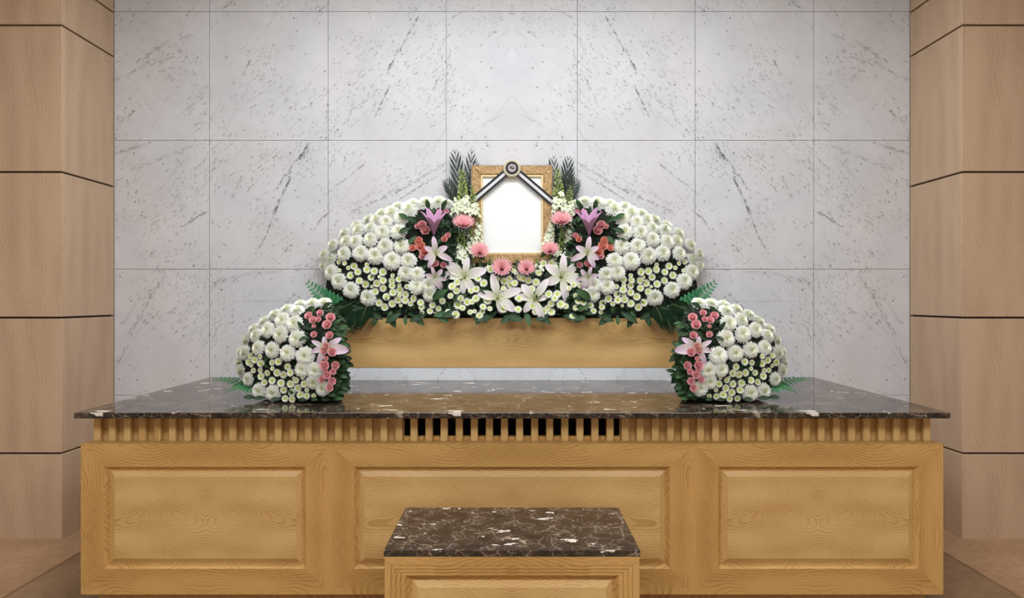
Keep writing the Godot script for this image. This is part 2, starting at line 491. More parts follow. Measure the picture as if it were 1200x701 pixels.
# ------------------------------------------------------------------ setting
func setting() -> void:
	# back wall: stone tiles in columns and rows with recessed joints, round a shallow rectangular recess
	var wb := base("wall_back", Vector3.ZERO)
	meta(wb, "", "", "", "structure")
	put("wall_core", box_mesh(Vector3(-3.6, 0, -0.20), Vector3(3.6, 2.95, -0.008), 0.0, no_uv), M.joint, wb)
	var cx := [134.0, 245.5, 384.5, 523.0, 676.5, 814.5, 953.5, 1066.0]
	var ry := [2.95, 2.553, 1.8966, 1.240, 0.598, 0.0]
	var rec := Rect2((273.0 - 600.0) * U, 0.0, 654.0 * U, EYE - (353.0 - 350.5) * U)   # recess, open downwards to the altar
	var uvw := func(p: Vector3, _n: Vector3) -> Vector2:
		return Vector2(absf(p.x) / 2.05, (EYE + 350.5 * U + 0.03 - p.y) / (1108.0 / 1024.0 * 2.05))
	for i in 7:
		for j in 5:
			var lo := Vector2((cx[i] - 600.0) * U + 0.0012, ry[j + 1] + 0.0012)
			var hi := Vector2((cx[i + 1] - 600.0) * U - 0.0012, ry[j] - 0.0012)
			var st := new_st()
			var xs := [lo.x, hi.x]
			for x in [rec.position.x, 0.0, rec.end.x]:
				if x > lo.x and x < hi.x: xs.append(x)
			xs.sort()
			var ys := [lo.y, hi.y]
			if rec.end.y > lo.y and rec.end.y < hi.y: ys.insert(1, rec.end.y)
			for a in xs.size() - 1:
				for b in ys.size() - 1:
					var m := Vector2((xs[a] + xs[a + 1]) / 2, (ys[b] + ys[b + 1]) / 2)
					var z := -0.0012 if rec.has_point(m) else 0.0
					face(st, [Vector3(xs[a], ys[b], z), Vector3(xs[a + 1], ys[b], z), Vector3(xs[a + 1], ys[b + 1], z), Vector3(xs[a], ys[b + 1], z)], Vector3.BACK, uvw)
			# rims of the tile and of the recess
			for x in [lo.x, hi.x]:
				face(st, [Vector3(x, lo.y, -0.012), Vector3(x, hi.y, -0.012), Vector3(x, hi.y, 0), Vector3(x, lo.y, 0)], Vector3(x - (lo.x + hi.x) / 2, 0, 0), uvw)
			for y in [lo.y, hi.y]:
				face(st, [Vector3(lo.x, y, -0.012), Vector3(hi.x, y, -0.012), Vector3(hi.x, y, 0), Vector3(lo.x, y, 0)], Vector3(0, y - (lo.y + hi.y) / 2, 0), uvw)
			if rec.end.y > lo.y and rec.end.y < hi.y:
				var x0 := maxf(lo.x, rec.position.x)
				var x1 := minf(hi.x, rec.end.x)
				if x1 > x0: face(st, [Vector3(x0, rec.end.y, -0.0012), Vector3(x1, rec.end.y, -0.0012), Vector3(x1, rec.end.y, 0), Vector3(x0, rec.end.y, 0)], Vector3.DOWN, uvw)
			for x in [rec.position.x, rec.end.x]:
				var y1 := minf(hi.y, rec.end.y)
				if x > lo.x and x < hi.x and y1 > lo.y:
					face(st, [Vector3(x, lo.y, -0.0012), Vector3(x, y1, -0.0012), Vector3(x, y1, 0), Vector3(x, lo.y, 0)], Vector3(-x, 0, 0), uvw)
			put("marble_tile", st.commit(), M.marble_wall, wb)
	# wood-veneered side walls: the room front face and the return into the alcove
	var joints := [-0.0, 0.391, 1.003, 1.660, 2.322, 2.546, 2.95]
	var xe := 466.3 * U
	var zf := 0.4176
	for s in [-1.0, 1.0]:
		var wl := base("wall_left" if s < 0 else "wall_right", Vector3.ZERO)
		meta(wl, "", "", "", "structure")
		var core := new_st()
		cbox(core, Vector3(minf(s * 3.6, s * (xe + 0.02)), 0, -0.02), Vector3(maxf(s * 3.6, s * (xe + 0.02)), 2.95, zf - 0.02), 0.0, no_uv)
		put("wall_core", core.commit(), M.groove, wl)
		for k in 6:
			var y0: float = joints[k] + (0.0045 if k else 0.0)
			var y1: float = joints[k + 1] - (0.0045 if k < 5 else 0.0)
			var x0: float = minf(s * xe, s * 3.4)
			var x1: float = maxf(s * xe, s * 3.4)
			put("veneer_panel", box_mesh(Vector3(x0, y0, zf - 0.02), Vector3(x1, y1, zf), 0.0015, grain_y(Vector3(s * (xe + 0.30), (y0 + y1) / 2 + ((k * 3) % 7 - 3) * 0.09, 0), Vector2(1.3, 0.65))), M.veneer, wl)
			var xa := minf(s * xe, s * (xe + 0.02))
			put("veneer_panel", box_mesh(Vector3(xa, y0, 0.0005), Vector3(xa + 0.02, y1, zf - 0.0205), 0.0015, grain_y(Vector3(0, (y0 + y1) / 2 + ((k * 5 + 2) % 7 - 3) * 0.09, 0.10 + 0.03 * k), Vector2(1.3, 0.65))), M.veneer, wl)
		# the room's plastered flank
		put("flank", box_mesh(Vector3(s * 3.5 - 0.1, 0, zf - 0.02), Vector3(s * 3.5 + 0.1, 2.95, 6.6), 0.0, no_uv), M.plaster, wl)
	meta(put("wall_rear", box_mesh(Vector3(-3.6, 0, 6.5), Vector3(3.6, 2.95, 6.7), 0.0, no_uv), M.plaster, self), "", "", "", "structure")
	meta(put("ceiling", box_mesh(Vector3(-3.6, 2.95, -0.2), Vector3(3.6, 3.1, 6.7), 0.0, no_uv), M.plaster, self), "", "", "", "structure")
	# floor: brown stone between two paler borders that run along the sides of the altar
	var fl := base("floor", Vector3.ZERO)
	meta(fl, "", "", "", "structure")
	var uvg := func(p: Vector3, _n: Vector3) -> Vector2: return Vector2(p.x, p.z) * 0.8
	put("stone_floor", box_mesh(Vector3(-1.85, -0.15, -0.2), Vector3(1.85, 0.0, 6.7), 0.0, uvg), M.floor_stone, fl)
	for s in [-1.0, 1.0]:
		var lo := Vector3(minf(s * 1.85, s * 3.6), -0.15, -0.2)
		var hi := Vector3(maxf(s * 1.85, s * 3.6), 0.006, 6.7)
		put("border_slab", box_mesh(lo, hi, 0.003, uvg), M.floor_border, fl)

# ------------------------------------------------------------------ altar
# a raised field in a mitred frame opening lo..hi; zf: face of the frame
func raised_panel(parent: Node, lo: Vector2, hi: Vector2, zf: float, tl: Vector2) -> void:
	var c := Vector3((lo.x + hi.x) / 2, (lo.y + hi.y) / 2, zf)
	var gx := grain_x(c, tl)
	var gy := grain_y(c, tl)
	var a := Vector2(0.011, 0.011)
	var g := Vector2(0.017, 0.017)
	var b := Vector2(0.034, 0.034)
	put("moulding", slope_ring(lo, hi, zf - 0.001, lo + a, hi - a, zf - 0.013, false, gx, gy), M.oak_rail, parent)
	var st := new_st()
	var l0 := Vector3(lo.x, lo.y, zf - 0.03)
	cbox(st, l0, Vector3(hi.x, hi.y, zf - 0.013), 0.0, gx)
	st.generate_tangents()
	var f := put("field_panel", slope_ring(lo + g, hi - g, zf - 0.013, lo + b, hi - b, zf - 0.004, true, gx, gy), M.oak_panel, parent)
	put("groove_bed", st.commit(), M.oak_rail, f)

func altar() -> void:
	var o: Node3D = meta(base("altar_cabinet", Vector3(0, 0, 0.55)), "wide oak altar with three raised panels and a slatted band under the marble top", "altar")
	o.position = Vector3.ZERO
	var zf := 1.115
	var hx := 1.518
	var y0 := 0.047
	var y1 := 0.5755
	put("carcass", box_mesh(Vector3(-hx + 0.004, y0 + 0.002, 0.02), Vector3(hx - 0.004, y1 - 0.002, zf - 0.024), 0.0, grain_x(Vector3.ZERO, Vector2(1.2, 0.3))), M.oak_rail, o)
	put("plinth", box_mesh(Vector3(-hx + 0.04, 0.0, 0.02), Vector3(hx - 0.04, y0 + 0.002, zf - 0.04), 0.0, grain_x(Vector3.ZERO, Vector2(1.2, 0.3))), M.oak_rail, o)
	# openings of the three panels and the seams between them, measured on the altar's face
	var r := (D - zf) / D * U
	var X := func(px: float) -> float: return (px - 600.0) * r
	var Y := func(py: float) -> float: return EYE - (py - 350.5) * r
	var sx := [-hx, X.call(386.5), X.call(813.5), hx]
	var ox := [[X.call(122), X.call(358)], [X.call(415), X.call(785)], [X.call(842), X.call(1077)]]
	var oy: Array = [Y.call(666.5), Y.call(547.5)]
	var rl := Vector2(1.2, 0.30)
	for k in 3:
		var a: float = ox[k][0]
		var b: float = ox[k][1]
		var mid := (a + b) / 2
		put("top_rail", prism([Vector2(sx[k], y1), Vector2(sx[k + 1], y1), Vector2(b, oy[1]), Vector2(a, oy[1])], zf - 0.025, zf, 0.0008, grain_x(Vector3(mid, y1 + 0.03, 0), rl)), M.oak_rail, o)
		put("bottom_rail", prism([Vector2(sx[k], y0), Vector2(sx[k + 1], y0), Vector2(b, oy[0]), Vector2(a, oy[0])], zf - 0.025, zf, 0.0008, grain_x(Vector3(mid, y0 - 0.02, 0), rl)), M.oak_rail, o)
		raised_panel(o, Vector2(a, oy[0]), Vector2(b, oy[1]), zf, Vector2(1.2 if k == 1 else 0.86, 0.42))
	put("end_stile", prism([Vector2(-hx, y0), Vector2(ox[0][0], oy[0]), Vector2(ox[0][0], oy[1]), Vector2(-hx, y1)], zf - 0.025, zf, 0.0008, grain_y(Vector3(-hx - 0.02, 0.25, 0), Vector2(1.2, 0.3))), M.oak_rail, o)
	put("end_stile", prism([Vector2(hx, y0), Vector2(ox[2][1], oy[0]), Vector2(ox[2][1], oy[1]), Vector2(hx, y1)], zf - 0.025, zf, 0.0008, grain_y(Vector3(hx + 0.02, 0.25, 0), Vector2(1.2, 0.3))), M.oak_rail, o)
	for k in 2:
		var s: float = sx[k + 1]
		put("middle_stile", prism([Vector2(s, y0), Vector2(ox[k + 1][0], oy[0]), Vector2(ox[k + 1][0], oy[1]), Vector2(s, y1), Vector2(ox[k][1], oy[1]), Vector2(ox[k][1], oy[0])], zf - 0.025, zf, 0.0008, grain_y(Vector3(s, 0.26, 0), Vector2(0.6, 0.2))), M.oak_stile, o)
	for s in [-1.0, 1.0]:
		put("side_panel", box_mesh(Vector3(s * hx - 0.0 if s < 0 else hx - 0.018, y0, 0.02), Vector3(-hx + 0.018 if s < 0 else hx, y1, zf - 0.0255), 0.0, grain_y(Vector3.ZERO, rl)), M.oak_rail, o)
	put("ledge", box_mesh(Vector3(-hx, y1 - 0.001, 0.9), Vector3(hx, y1 + 0.003, zf - 0.0005), 0.0015, grain_x(Vector3(0, 0, 0.96), rl)), M.oak_rail, o)
	# slatted band under the top: board behind, an open grille in the middle
	var zs := 1.075
	var sh := 1.498
	var pitch := sh * 2 / 55.5
	var vx := 127.5 * U * (D - zs) / D
	var ub := y1 + 0.003
	for s in [-1.0, 1.0]:
		put("back_board", box_mesh(Vector3(minf(s * vx, s * sh), ub, zs - 0.045), Vector3(maxf(s * vx, s * sh), TOP - 0.022, zs - 0.024), 0.0, grain_x(Vector3(s * 0.8, ub, 0), rl)), M.oak_panel, o)
		put("band_end", box_mesh(Vector3(s * sh - 0.009, ub, 0.02), Vector3(s * sh + 0.009, TOP - 0.022, zs - 0.046), 0.0, grain_x(Vector3(0, ub, 0), rl)), M.oak_rail, o)
	put("grille_sill", box_mesh(Vector3(-vx, ub, zs - 0.045), Vector3(vx, ub + 0.014, zs - 0.022), 0.0, grain_x(Vector3(0, ub, 0), rl)), M.oak_rail, o)
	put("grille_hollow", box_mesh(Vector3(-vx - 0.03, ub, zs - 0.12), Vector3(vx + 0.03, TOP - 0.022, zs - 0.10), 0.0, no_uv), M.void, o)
	put("band_roof", box_mesh(Vector3(-sh, TOP - 0.0225, 0.02), Vector3(sh, TOP - 0.0201, zs - 0.03), 0.0, no_uv), M.oak_rail, o)
	for k in 56:
		var x := -sh + 0.013 + (2 * sh - 0.026) * k / 55.0
		var cen := Vector3(x + k * 0.07, 0.62 + (k % 7) * 0.13, 0)
		put("slat", box_mesh(Vector3(x - 0.0125, ub, zs - 0.024), Vector3(x + 0.0125, TOP - 0.022, zs), 0.002, grain_y(cen, Vector2(0.9, 0.30))), M.oak_panel, o)
	# marble top
	var uvt := func(p: Vector3, n: Vector3) -> Vector2:
		if absf(n.y) > 0.8: return Vector2(p.x * 0.8 + 0.13, p.z * 1.2 + 0.2)
		return Vector2((p.x + absf(p.z - 1.134)) * 0.8 + 0.13, p.z * 1.5 + 0.2 - p.y * 2.0)
	var mt := put("marble_countertop", box_mesh(Vector3(-1.5316, TOP - 0.02, 0.002), Vector3(1.5316, TOP, 1.134), 0.0012, uvt), M.dark_marble, self)
	meta(mt, "long polished dark brown marble slab lying on top of the oak altar", "countertop")
	# riser: oak box on a pale marble base
	var zr := 0.155
	var rx := 0.86
	var rs: Node3D = meta(base("altar_riser", Vector3(0, TOP, 0.08)), "low oak box on a white marble base at the back of the altar top", "riser")
	var yb := 0.752 - TOP
	var uvp := func(p: Vector3, _n: Vector3) -> Vector2: return Vector2(p.x / (2 * rx) + 0.5, -p.y / 0.11 + 0.8)
	put("marble_base", box_mesh(Vector3(-rx, 0.0, 0.004 - 0.08), Vector3(rx, yb, zr - 0.08), 0.0008, uvp), M.pale_marble, rs)
	put("oak_box", box_mesh(Vector3(-rx, yb + 0.0005, 0.004 - 0.08), Vector3(rx, BOX_TOP - TOP, zr - 0.08 + 0.002), 0.0015, grain_x(Vector3(0, BOX_TOP - TOP - 0.09, 0), Vector2(1.9, 0.42))), M.oak_panel, rs)

func incense_table() -> void:
	var zf := 1.692
	var r := (D - zf) / D * U
	var hx := 150.5 * r
	var top := EYE - (645.0 - 350.5) * r
	var zb := 1.30
	var o: Node3D = meta(base("incense_table", Vector3(0, 0, 0)), "small low oak table with a dark marble top standing in front of the altar", "table")
	var uvt := func(p: Vector3, n: Vector3) -> Vector2:
		if absf(n.y) > 0.8: return Vector2(p.x * 1.15 + 0.78, p.z * 1.9 + 0.45)
		return Vector2((p.x + absf(p.z - zf)) * 1.15 + 0.78, p.z * 1.9 + 0.45 - p.y * 2.2)
	put("tabletop", box_mesh(Vector3(-hx, top - 0.0175, zb), Vector3(hx, top, zf), 0.0012, uvt), M.dark_marble_honed, o)
	var yt := top - 0.0176
	var z1 := zf - 0.002
	var bx := hx - 0.002
	var rl := Vector2(1.2, 0.30)
	put("carcass", box_mesh(Vector3(-bx + 0.001, 0.03, zb + 0.004), Vector3(bx - 0.001, yt - 0.0005, z1 - 0.026), 0.0, grain_y(Vector3.ZERO, rl)), M.oak_rail, o)
	put("plinth", box_mesh(Vector3(-bx + 0.02, 0.0, zb + 0.02), Vector3(bx - 0.02, 0.03, z1 - 0.03), 0.0, grain_x(Vector3.ZERO, rl)), M.oak_rail, o)
	# casing round the front, then a stepped mitred frame, then the raised field
	var ca := 7.8 * r
	var ct := 11.0 * r
	var fr := 16.5 * r
	var ft := 12.5 * r
	put("apron", box_mesh(Vector3(-bx, yt - ct, z1 - 0.026), Vector3(bx, yt, z1), 0.001, grain_x(Vector3(0, yt + 0.05, 0), rl)), M.oak_rail, o)
	for s in [-1.0, 1.0]:
		put("casing", box_mesh(Vector3(minf(s * bx, s * (bx - ca)), 0.03, z1 - 0.026), Vector3(maxf(s * bx, s * (bx - ca)), yt - ct, z1), 0.001, grain_y(Vector3(s * bx + 0.03, 0.2, 0), rl)), M.oak_rail, o)
	var lo := Vector2(-bx + ca, 0.03)
	var hi := Vector2(bx - ca, yt - ct)
	var lo2 := lo + Vector2(fr, ft)
	var hi2 := hi - Vector2(fr, ft)
	for k in 3:   # three steps of the frame, each a ring of four mitred pieces
		var t0 := k / 3.0
		var t1 := (k + 1) / 3.0
		var a := lo.lerp(lo2, t0)
		var b := hi.lerp(hi2, t0)
		var c := lo.lerp(lo2, t1)
		var d := hi.lerp(hi2, t1)
		var z := z1 - 0.001 - 0.002 * k
		put("top_rail", prism([Vector2(a.x, b.y), Vector2(b.x, b.y), Vector2(d.x, d.y), Vector2(c.x, d.y)], z - 0.02, z, 0.0012, grain_x(Vector3(0, b.y + 0.04, 0), rl)), M.oak_rail, o)
		put("bottom_rail", prism([Vector2(a.x, a.y), Vector2(b.x, a.y), Vector2(d.x, c.y), Vector2(c.x, c.y)], z - 0.02, z, 0.0012, grain_x(Vector3(0, a.y, 0), rl)), M.oak_rail, o)
		put("stile", prism([Vector2(a.x, a.y), Vector2(c.x, c.y), Vector2(c.x, d.y), Vector2(a.x, b.y)], z - 0.02, z, 0.0012, grain_y(Vector3(a.x - 0.03, 0.2, 0), rl)), M.oak_rail, o)
		put("stile", prism([Vector2(b.x, a.y), Vector2(d.x, c.y), Vector2(d.x, d.y), Vector2(b.x, b.y)], z - 0.02, z, 0.0012, grain_y(Vector3(b.x + 0.03, 0.2, 0), rl)), M.oak_rail, o)
	raised_panel(o, lo2, hi2, z1 - 0.006, Vector2(0.9, 0.42))

# ------------------------------------------------------------------ portrait
func portrait() -> void:
	var z := 0.045
	var c := at(600, 252, z)
	var r := (D - z) / D * U
	var o: Node3D = meta(base("portrait_frame", Vector3(c.x, c.y, z)), "gold picture frame holding a blank white portrait, standing among the flowers", "picture frame")
	var hx := 47.0 * r
	var hy := 57.0 * r
	var w := 10.5 * r
	var uvg := func(p: Vector3, _n: Vector3) -> Vector2: return Vector2(p.x, p.y) * 4.0
	var zf := 0.02
	var a := [Vector2(-hx, hy), Vector2(hx, hy), Vector2(hx, -hy), Vector2(-hx, -hy)]
	var b := [Vector2(-hx + w, hy - w), Vector2(hx - w, hy - w), Vector2(hx - w, -hy + w), Vector2(-hx + w, -hy + w)]
	for i in 4:
		var j := (i + 1) % 4
		put(["top_rail", "stile", "bottom_rail", "stile"][i], prism([a[i], a[j], b[j], b[i]], -0.012, zf, 0.004, uvg), M.gold, o)
		var l := 2.6 * r
		var e := [b[i], b[j], b[j] - Vector2(signf(b[j].x), signf(b[j].y)) * l, b[i] - Vector2(signf(b[i].x), signf(b[i].y)) * l]
		put("liner", prism(e, -0.012, zf - 0.004, 0.002, uvg), M.gold_light, o)
	put("portrait_sheet", box_mesh(Vector3(-hx + w, -hy + w, -0.010), Vector3(hx - w, hy - w, 0.006), 0.0, no_uv), M.photo_paper, o).set_meta("label", "blank white sheet")
	var st := new_st()   # beaded outer edge
	var bead := SphereMesh.new()
	bead.radius = 0.0042
	bead.height = 0.0084
	bead.radial_segments = 8
	bead.rings = 4
	for k in 46:
		for s in [-1.0, 1.0]:
			st.append_from(bead, 0, Transform3D(Basis(), Vector3(s * (hx + 0.002), -hy + 2 * hy * (k + 0.5) / 46.0, zf - 0.006)))
	for k in 38:
		st.append_from(bead, 0, Transform3D(Basis(), Vector3(-hx + 2 * hx * (k + 0.5) / 38.0, hy + 0.002, zf - 0.006)))
	put("beading", st.commit(), M.silver_bead, o).set_meta("kind", "stuff")
	st = new_st()
	var drop := BOX_TOP - c.y
	for s in [-1.0, 1.0]:
		cbox(st, Vector3(s * 0.12 - 0.012, drop, -0.02), Vector3(s * 0.12 + 0.012, -hy + 0.06, -0.012), 0.001, no_uv)
	cbox(st, Vector3(-0.16, drop, -0.03), Vector3(0.16, drop + 0.015, 0.03), 0.001, no_uv)
	cbox(st, Vector3(-0.16, -hy - 0.012, -0.02), Vector3(0.16, -hy, 0.03), 0.001, no_uv)
	put("stand", st.commit(), M.tray, o)
	# mourning ribbon: rosette at the top of the frame, two striped bands down to its sides
	var zr := z + zf
	var rc := at(600, 197.5, zr + 0.004)
	var rb: Node3D = meta(base("mourning_ribbon", rc), "black and white striped mourning ribbon with a round silver rosette across the portrait frame", "ribbon")
	var rr := (D - zr) / D * U
	for s in [-1.0, 1.0]:
		var p0 := Vector2(s * 6.0, -4.0) * rr
		var p1 := Vector2(s * 47.5, -39.5) * rr
		var d := (p1 - p0).normalized()
		var n := Vector2(-d.y, d.x)
		var wd := 4.4 * rr
		var g := func(x0: float, x1: float) -> Array: return [p0 + n * x0, p1 + n * x0, p1 + n * x1, p0 + n * x1]
		var band := put("ribbon_band", prism(g.call(-wd, wd), -0.002, 0.0005, 0.0002, no_uv), M.ribbon_white, rb)
		put("black_stripe", prism(g.call(-wd, -wd * 0.36), 0.0004, 0.0012, 0.0002, no_uv), M.ribbon_black, band)
		put("black_stripe", prism(g.call(wd * 0.36, wd), 0.0004, 0.0012, 0.0002, no_uv), M.ribbon_black, band)
	var up := Basis(Vector3.RIGHT, PI / 2)
	var R := 10.3 * rr
	put("rosette_rim", lathe([Vector2(0, 0.002), Vector2(R * 0.66, 0.002), Vector2(R * 0.70, 0.008), Vector2(R * 0.86, 0.010), Vector2(R, 0.006), Vector2(R, -0.002)]), M.rosette_beige, rb, Vector3(0, 0, 0.002), up)
	put("rosette_ring", lathe([Vector2(R * 0.5, 0.006), Vector2(R * 0.56, 0.0105), Vector2(R * 0.72, 0.0105), Vector2(R * 0.76, 0.006)]), M.ribbon_black, rb, Vector3(0, 0, 0.002), up)
	put("rosette_disc", lathe([Vector2(0.0, 0.0085), Vector2(R * 0.25, 0.0085), Vector2(R * 0.27, 0.0125), Vector2(R * 0.45, 0.0125), Vector2(R * 0.55, 0.004)]), M.rosette_silver, rb, Vector3(0, 0, 0.002), up)
	put("rosette_knot", box_mesh(Vector3(-R * 0.22, -R * 0.05, 0.009), Vector3(R * 0.22, R * 0.07, 0.014), 0.001, no_uv), M.ribbon_black, rb, Vector3(0, 0, 0.002), Basis(Vector3.BACK, -0.3))

# ------------------------------------------------------------------ flowers
# one petal of a flower whose axis is y; az: direction, e0..e1: its rise along the way
func petal(st: SurfaceTool, az: float, r0: float, y0: float, e0: float, e1: float, ln: float, wd: float, cup: float, c0: Color, c1: Color, segs := 4, blunt := 0.35, rib := Color(0, 0, 0, 0)) -> void:
	var out := Vector3(cos(az), 0, sin(az))
	var side := Vector3(-sin(az), 0, cos(az))
	var p := out * r0 + Vector3(0, y0, 0)
	var rows := []
	for i in segs + 1:
		var t := float(i) / segs
		var e := lerpf(e0, e1, t)
		var dir := out * cos(e) + Vector3.UP * sin(e)
		var nrm := -out * sin(e) + Vector3.UP * cos(e)
		if i: p += dir * ln / segs
		var w := wd * pow(sin(PI * clampf(0.12 + t * (0.88 - 0.12 * blunt), 0.0, 1.0)), 0.7) * (0.45 + 0.55 * smoothstep(0.0, 0.5, t)) * 0.5
		if i == segs: w *= blunt
		rows.append([p - side * w + nrm * cup * w, p, p + side * w + nrm * cup * w, c0.lerp(c1, t), t])
	for i in segs:
		for k in 2:
			var q := [rows[i][k], rows[i][k + 1], rows[i + 1][k + 1], rows[i + 1][k]]
			for idx in [0, 1, 2, 0, 2, 3]:
				var row: Array = rows[i] if idx < 2 else rows[i + 1]
				var col: Color = row[3]
				var mid: bool = (k == 0 and (idx == 1 or idx == 2)) or (k == 1 and (idx == 0 or idx == 3))
				if rib.a > 0.0 and mid: col = col.lerp(Color(rib.r, rib.g, rib.b), rib.a)
				st.set_color(col)
				st.add_vertex(q[idx])

func lin(r: int, g: int, b: int) -> Color:
	return Color8(r, g, b).srgb_to_linear()

func flower_meshes() -> void:
	var g := RandomNumberGenerator.new()
	g.seed = 4
	# big white chrysanthemum, radius 1
	for v in 3:
		var st := new_st()
		for i in 12:   # the receptacle that the petals spring from
			var core := [Vector2(0.34, -0.06), Vector2(0.28, 0.14), Vector2(0.15, 0.30), Vector2(0.0, 0.34)]
			for j in 3:
				var q := []
				for w in [[j, i], [j, i + 1], [j + 1, i + 1], [j + 1, i]]:
					q.append(Vector3(core[w[0]].x * cos(TAU * w[1] / 12.0), core[w[0]].y, core[w[0]].x * sin(TAU * w[1] / 12.0)))
				for idx in [0, 1, 2, 0, 2, 3]:
					st.set_color(lin(240, 243, 206))
					st.add_vertex(q[idx])
		# rings from the rim inwards: count, start radius, start height, rise at the start, rise at the tip, length, width
		var rows := [[22, 0.30, -0.04, 0.02, -0.10, 0.70, 0.24], [22, 0.28, 0.04, 0.22, 0.05, 0.68, 0.25], [20, 0.24, 0.12, 0.42, 0.20, 0.62, 0.26], [18, 0.19, 0.20, 0.60, 0.36, 0.56, 0.26], [15, 0.14, 0.26, 0.80, 0.55, 0.47, 0.25], [11, 0.09, 0.30, 1.00, 0.85, 0.38, 0.22], [7, 0.04, 0.32, 1.20, 1.35, 0.29, 0.18]]
		for k in rows.size():
			var w: Array = rows[k]
			for i in w[0]:
				var az: float = TAU * (i + 0.5 * (k % 2) + g.randf_range(-0.25, 0.25)) / w[0]
				var t := k / 6.0
				var inner := lin(244, 246, 238).lerp(lin(236, 240, 204), t * t)
				var tip := lin(251, 251, 249).lerp(lin(249, 250, 232), t * t)
				petal(st, az, w[1], w[2], w[3] + g.randf_range(-0.08, 0.08), w[4] + g.randf_range(-0.12, 0.12), w[5] * g.randf_range(0.88, 1.06), w[6], 0.3, inner, tip, 3, 0.5)
		st.generate_normals()
		MESH["chrysanthemum%d" % v] = st.commit()
	# small button chrysanthemum: short white rays round a yellow-green eye
	for v in 2:
		var st := new_st()
		for k in 2:
			for i in 13:
				petal(st, TAU * (i + 0.5 * k + g.randf_range(-0.15, 0.15)) / 13.0, 0.28, 0.0 + 0.06 * k, 0.30 + 0.35 * k, 0.05 + 0.3 * k, 0.72 - 0.12 * k, 0.36, 0.35, lin(238, 242, 205), lin(248, 249, 242), 3, 0.7)
		st.generate_normals()
		MESH["button%d" % v] = st.commit()
	MESH.button_eye = lathe([Vector2(0.52, -0.1), Vector2(0.52, 0.10), Vector2(0.40, 0.22), Vector2(0.2, 0.28), Vector2(0.0, 0.24)], 12)
	# spray rose
	for v in 2:
		var tint := [[lin(228, 136, 148), lin(248, 196, 200)], [lin(230, 138, 120), lin(247, 184, 168)]][v] as Array
		var st := new_st()
		var rows := [[6, 0.05, 0.15, 0.75, 1.10, 1.35], [5, 0.05, 0.55, 1.25, 1.05, 1.25], [4, 0.05, 0.90, 1.70, 1.0, 1.1], [3, 0.04, 1.15, 2.1, 0.95, 0.8], [3, 0.02, 1.35, 2.3, 0.8, 0.5]]
		for k in rows.size():
			var w: Array = rows[k]
			for i in w[0]:
				petal(st, TAU * (i + 0.37 * k + g.randf_range(-0.1, 0.1)) / w[0], w[1], -0.45, w[2], w[3], w[4], w[5], 0.45, tint[0], tint[1], 5, 0.95)
		st.generate_normals()
		MESH["rose%d" % v] = st.commit()
	# gerbera, a shallow pink cup
	var st := new_st()
	for k in 3:
		for i in 22:
			petal(st, TAU * (i + 0.5 * k + g.randf_range(-0.15, 0.15)) / 22.0, 0.16, 0.03 * k, 0.98 + 0.10 * k, 0.55 + 0.15 * k, 1.22 - 0.18 * k, 0.24, 0.3, lin(230, 140, 148), lin(249, 198, 202), 4, 0.5)
	st.generate_normals()
	MESH.gerbera = st.commit()
	MESH.gerbera_eye = lathe([Vector2(0.26, 0.02), Vector2(0.24, 0.14), Vector2(0.12, 0.18), Vector2(0.0, 0.15)], 16)
	# lily petals: white blushed, lilac, deep pink; each about one unit long seen from the front
	var kinds := {"white": [lin(222, 232, 190), lin(244, 233, 244), Color(0.74, 0.58, 0.72, 0.4)], "lilac": [lin(214, 222, 190), lin(226, 196, 226), Color(0.62, 0.42, 0.60, 0.35)], "pink": [lin(196, 146, 180), lin(214, 166, 204), Color(0.40, 0.18, 0.34, 0.45)]}
	for k in kinds:
		for wide in 2:
			st = new_st()
			petal(st, 0.0, 0.02, 0.0, 0.95, -0.55, 1.14, 0.50 if wide else 0.36, 0.35, kinds[k][0], kinds[k][1], 7, 0.12, kinds[k][2])
			st.generate_normals()
			MESH["lily_%s%d" % [k, wide]] = st.commit()
		st = new_st()
		petal(st, 0.0, 0.02, 0.0, 1.40, 0.95, 1.25, 0.33, 0.5, kinds[k][0], kinds[k][1], 7, 0.12, kinds[k][2])
		st.generate_normals()
		MESH["lily_%s_closed" % k] = st.commit()
	st = new_st()
	for i in 6:
		var a := TAU * (i + 0.3) / 6.0
		var o := Vector3(cos(a), 0, sin(a))
		tube(st, [o * 0.03, o * 0.12 + Vector3.UP * 0.3, o * 0.24 + Vector3.UP * 0.5], [0.016, 0.014, 0.01], 4)
		tube(st, [o * 0.24 + Vector3.UP * 0.5 - o.cross(Vector3.UP) * 0.06, o * 0.24 + Vector3.UP * 0.51, o * 0.24 + Vector3.UP * 0.5 + o.cross(Vector3.UP) * 0.06], [0.014, 0.026, 0.014], 5)
	tube(st, [Vector3.ZERO, Vector3(0.02, 0.4, 0), Vector3(0.03, 0.6, 0)], [0.025, 0.02, 0.03], 5)
	MESH.stamens = st.commit()
	# leaves: dark broad leaf, fern leaflet, palm leaflet; length 1 along +x of the petal frame
	for v in 3:
		st = new_st()
		var c: Array = [[lin(20, 42, 24), lin(34, 62, 36)], [lin(38, 68, 40), lin(64, 96, 58)], [lin(14, 30, 19), lin(24, 46, 28)]][v]
		petal(st, 0.0, 0.0, 0.0, 0.35, -0.35, 1.0, 0.42, 0.3, c[0], c[1], 5, 0.08, Color(0.10, 0.16, 0.08, 0.3))
		st.generate_normals()
		MESH["leaf%d" % v] = st.commit()
	st = new_st()
	petal(st, 0.0, 0.0, 0.0, 0.12, -0.2, 1.0, 0.46, 0.15, Color.WHITE, Color.WHITE, 4, 0.15)
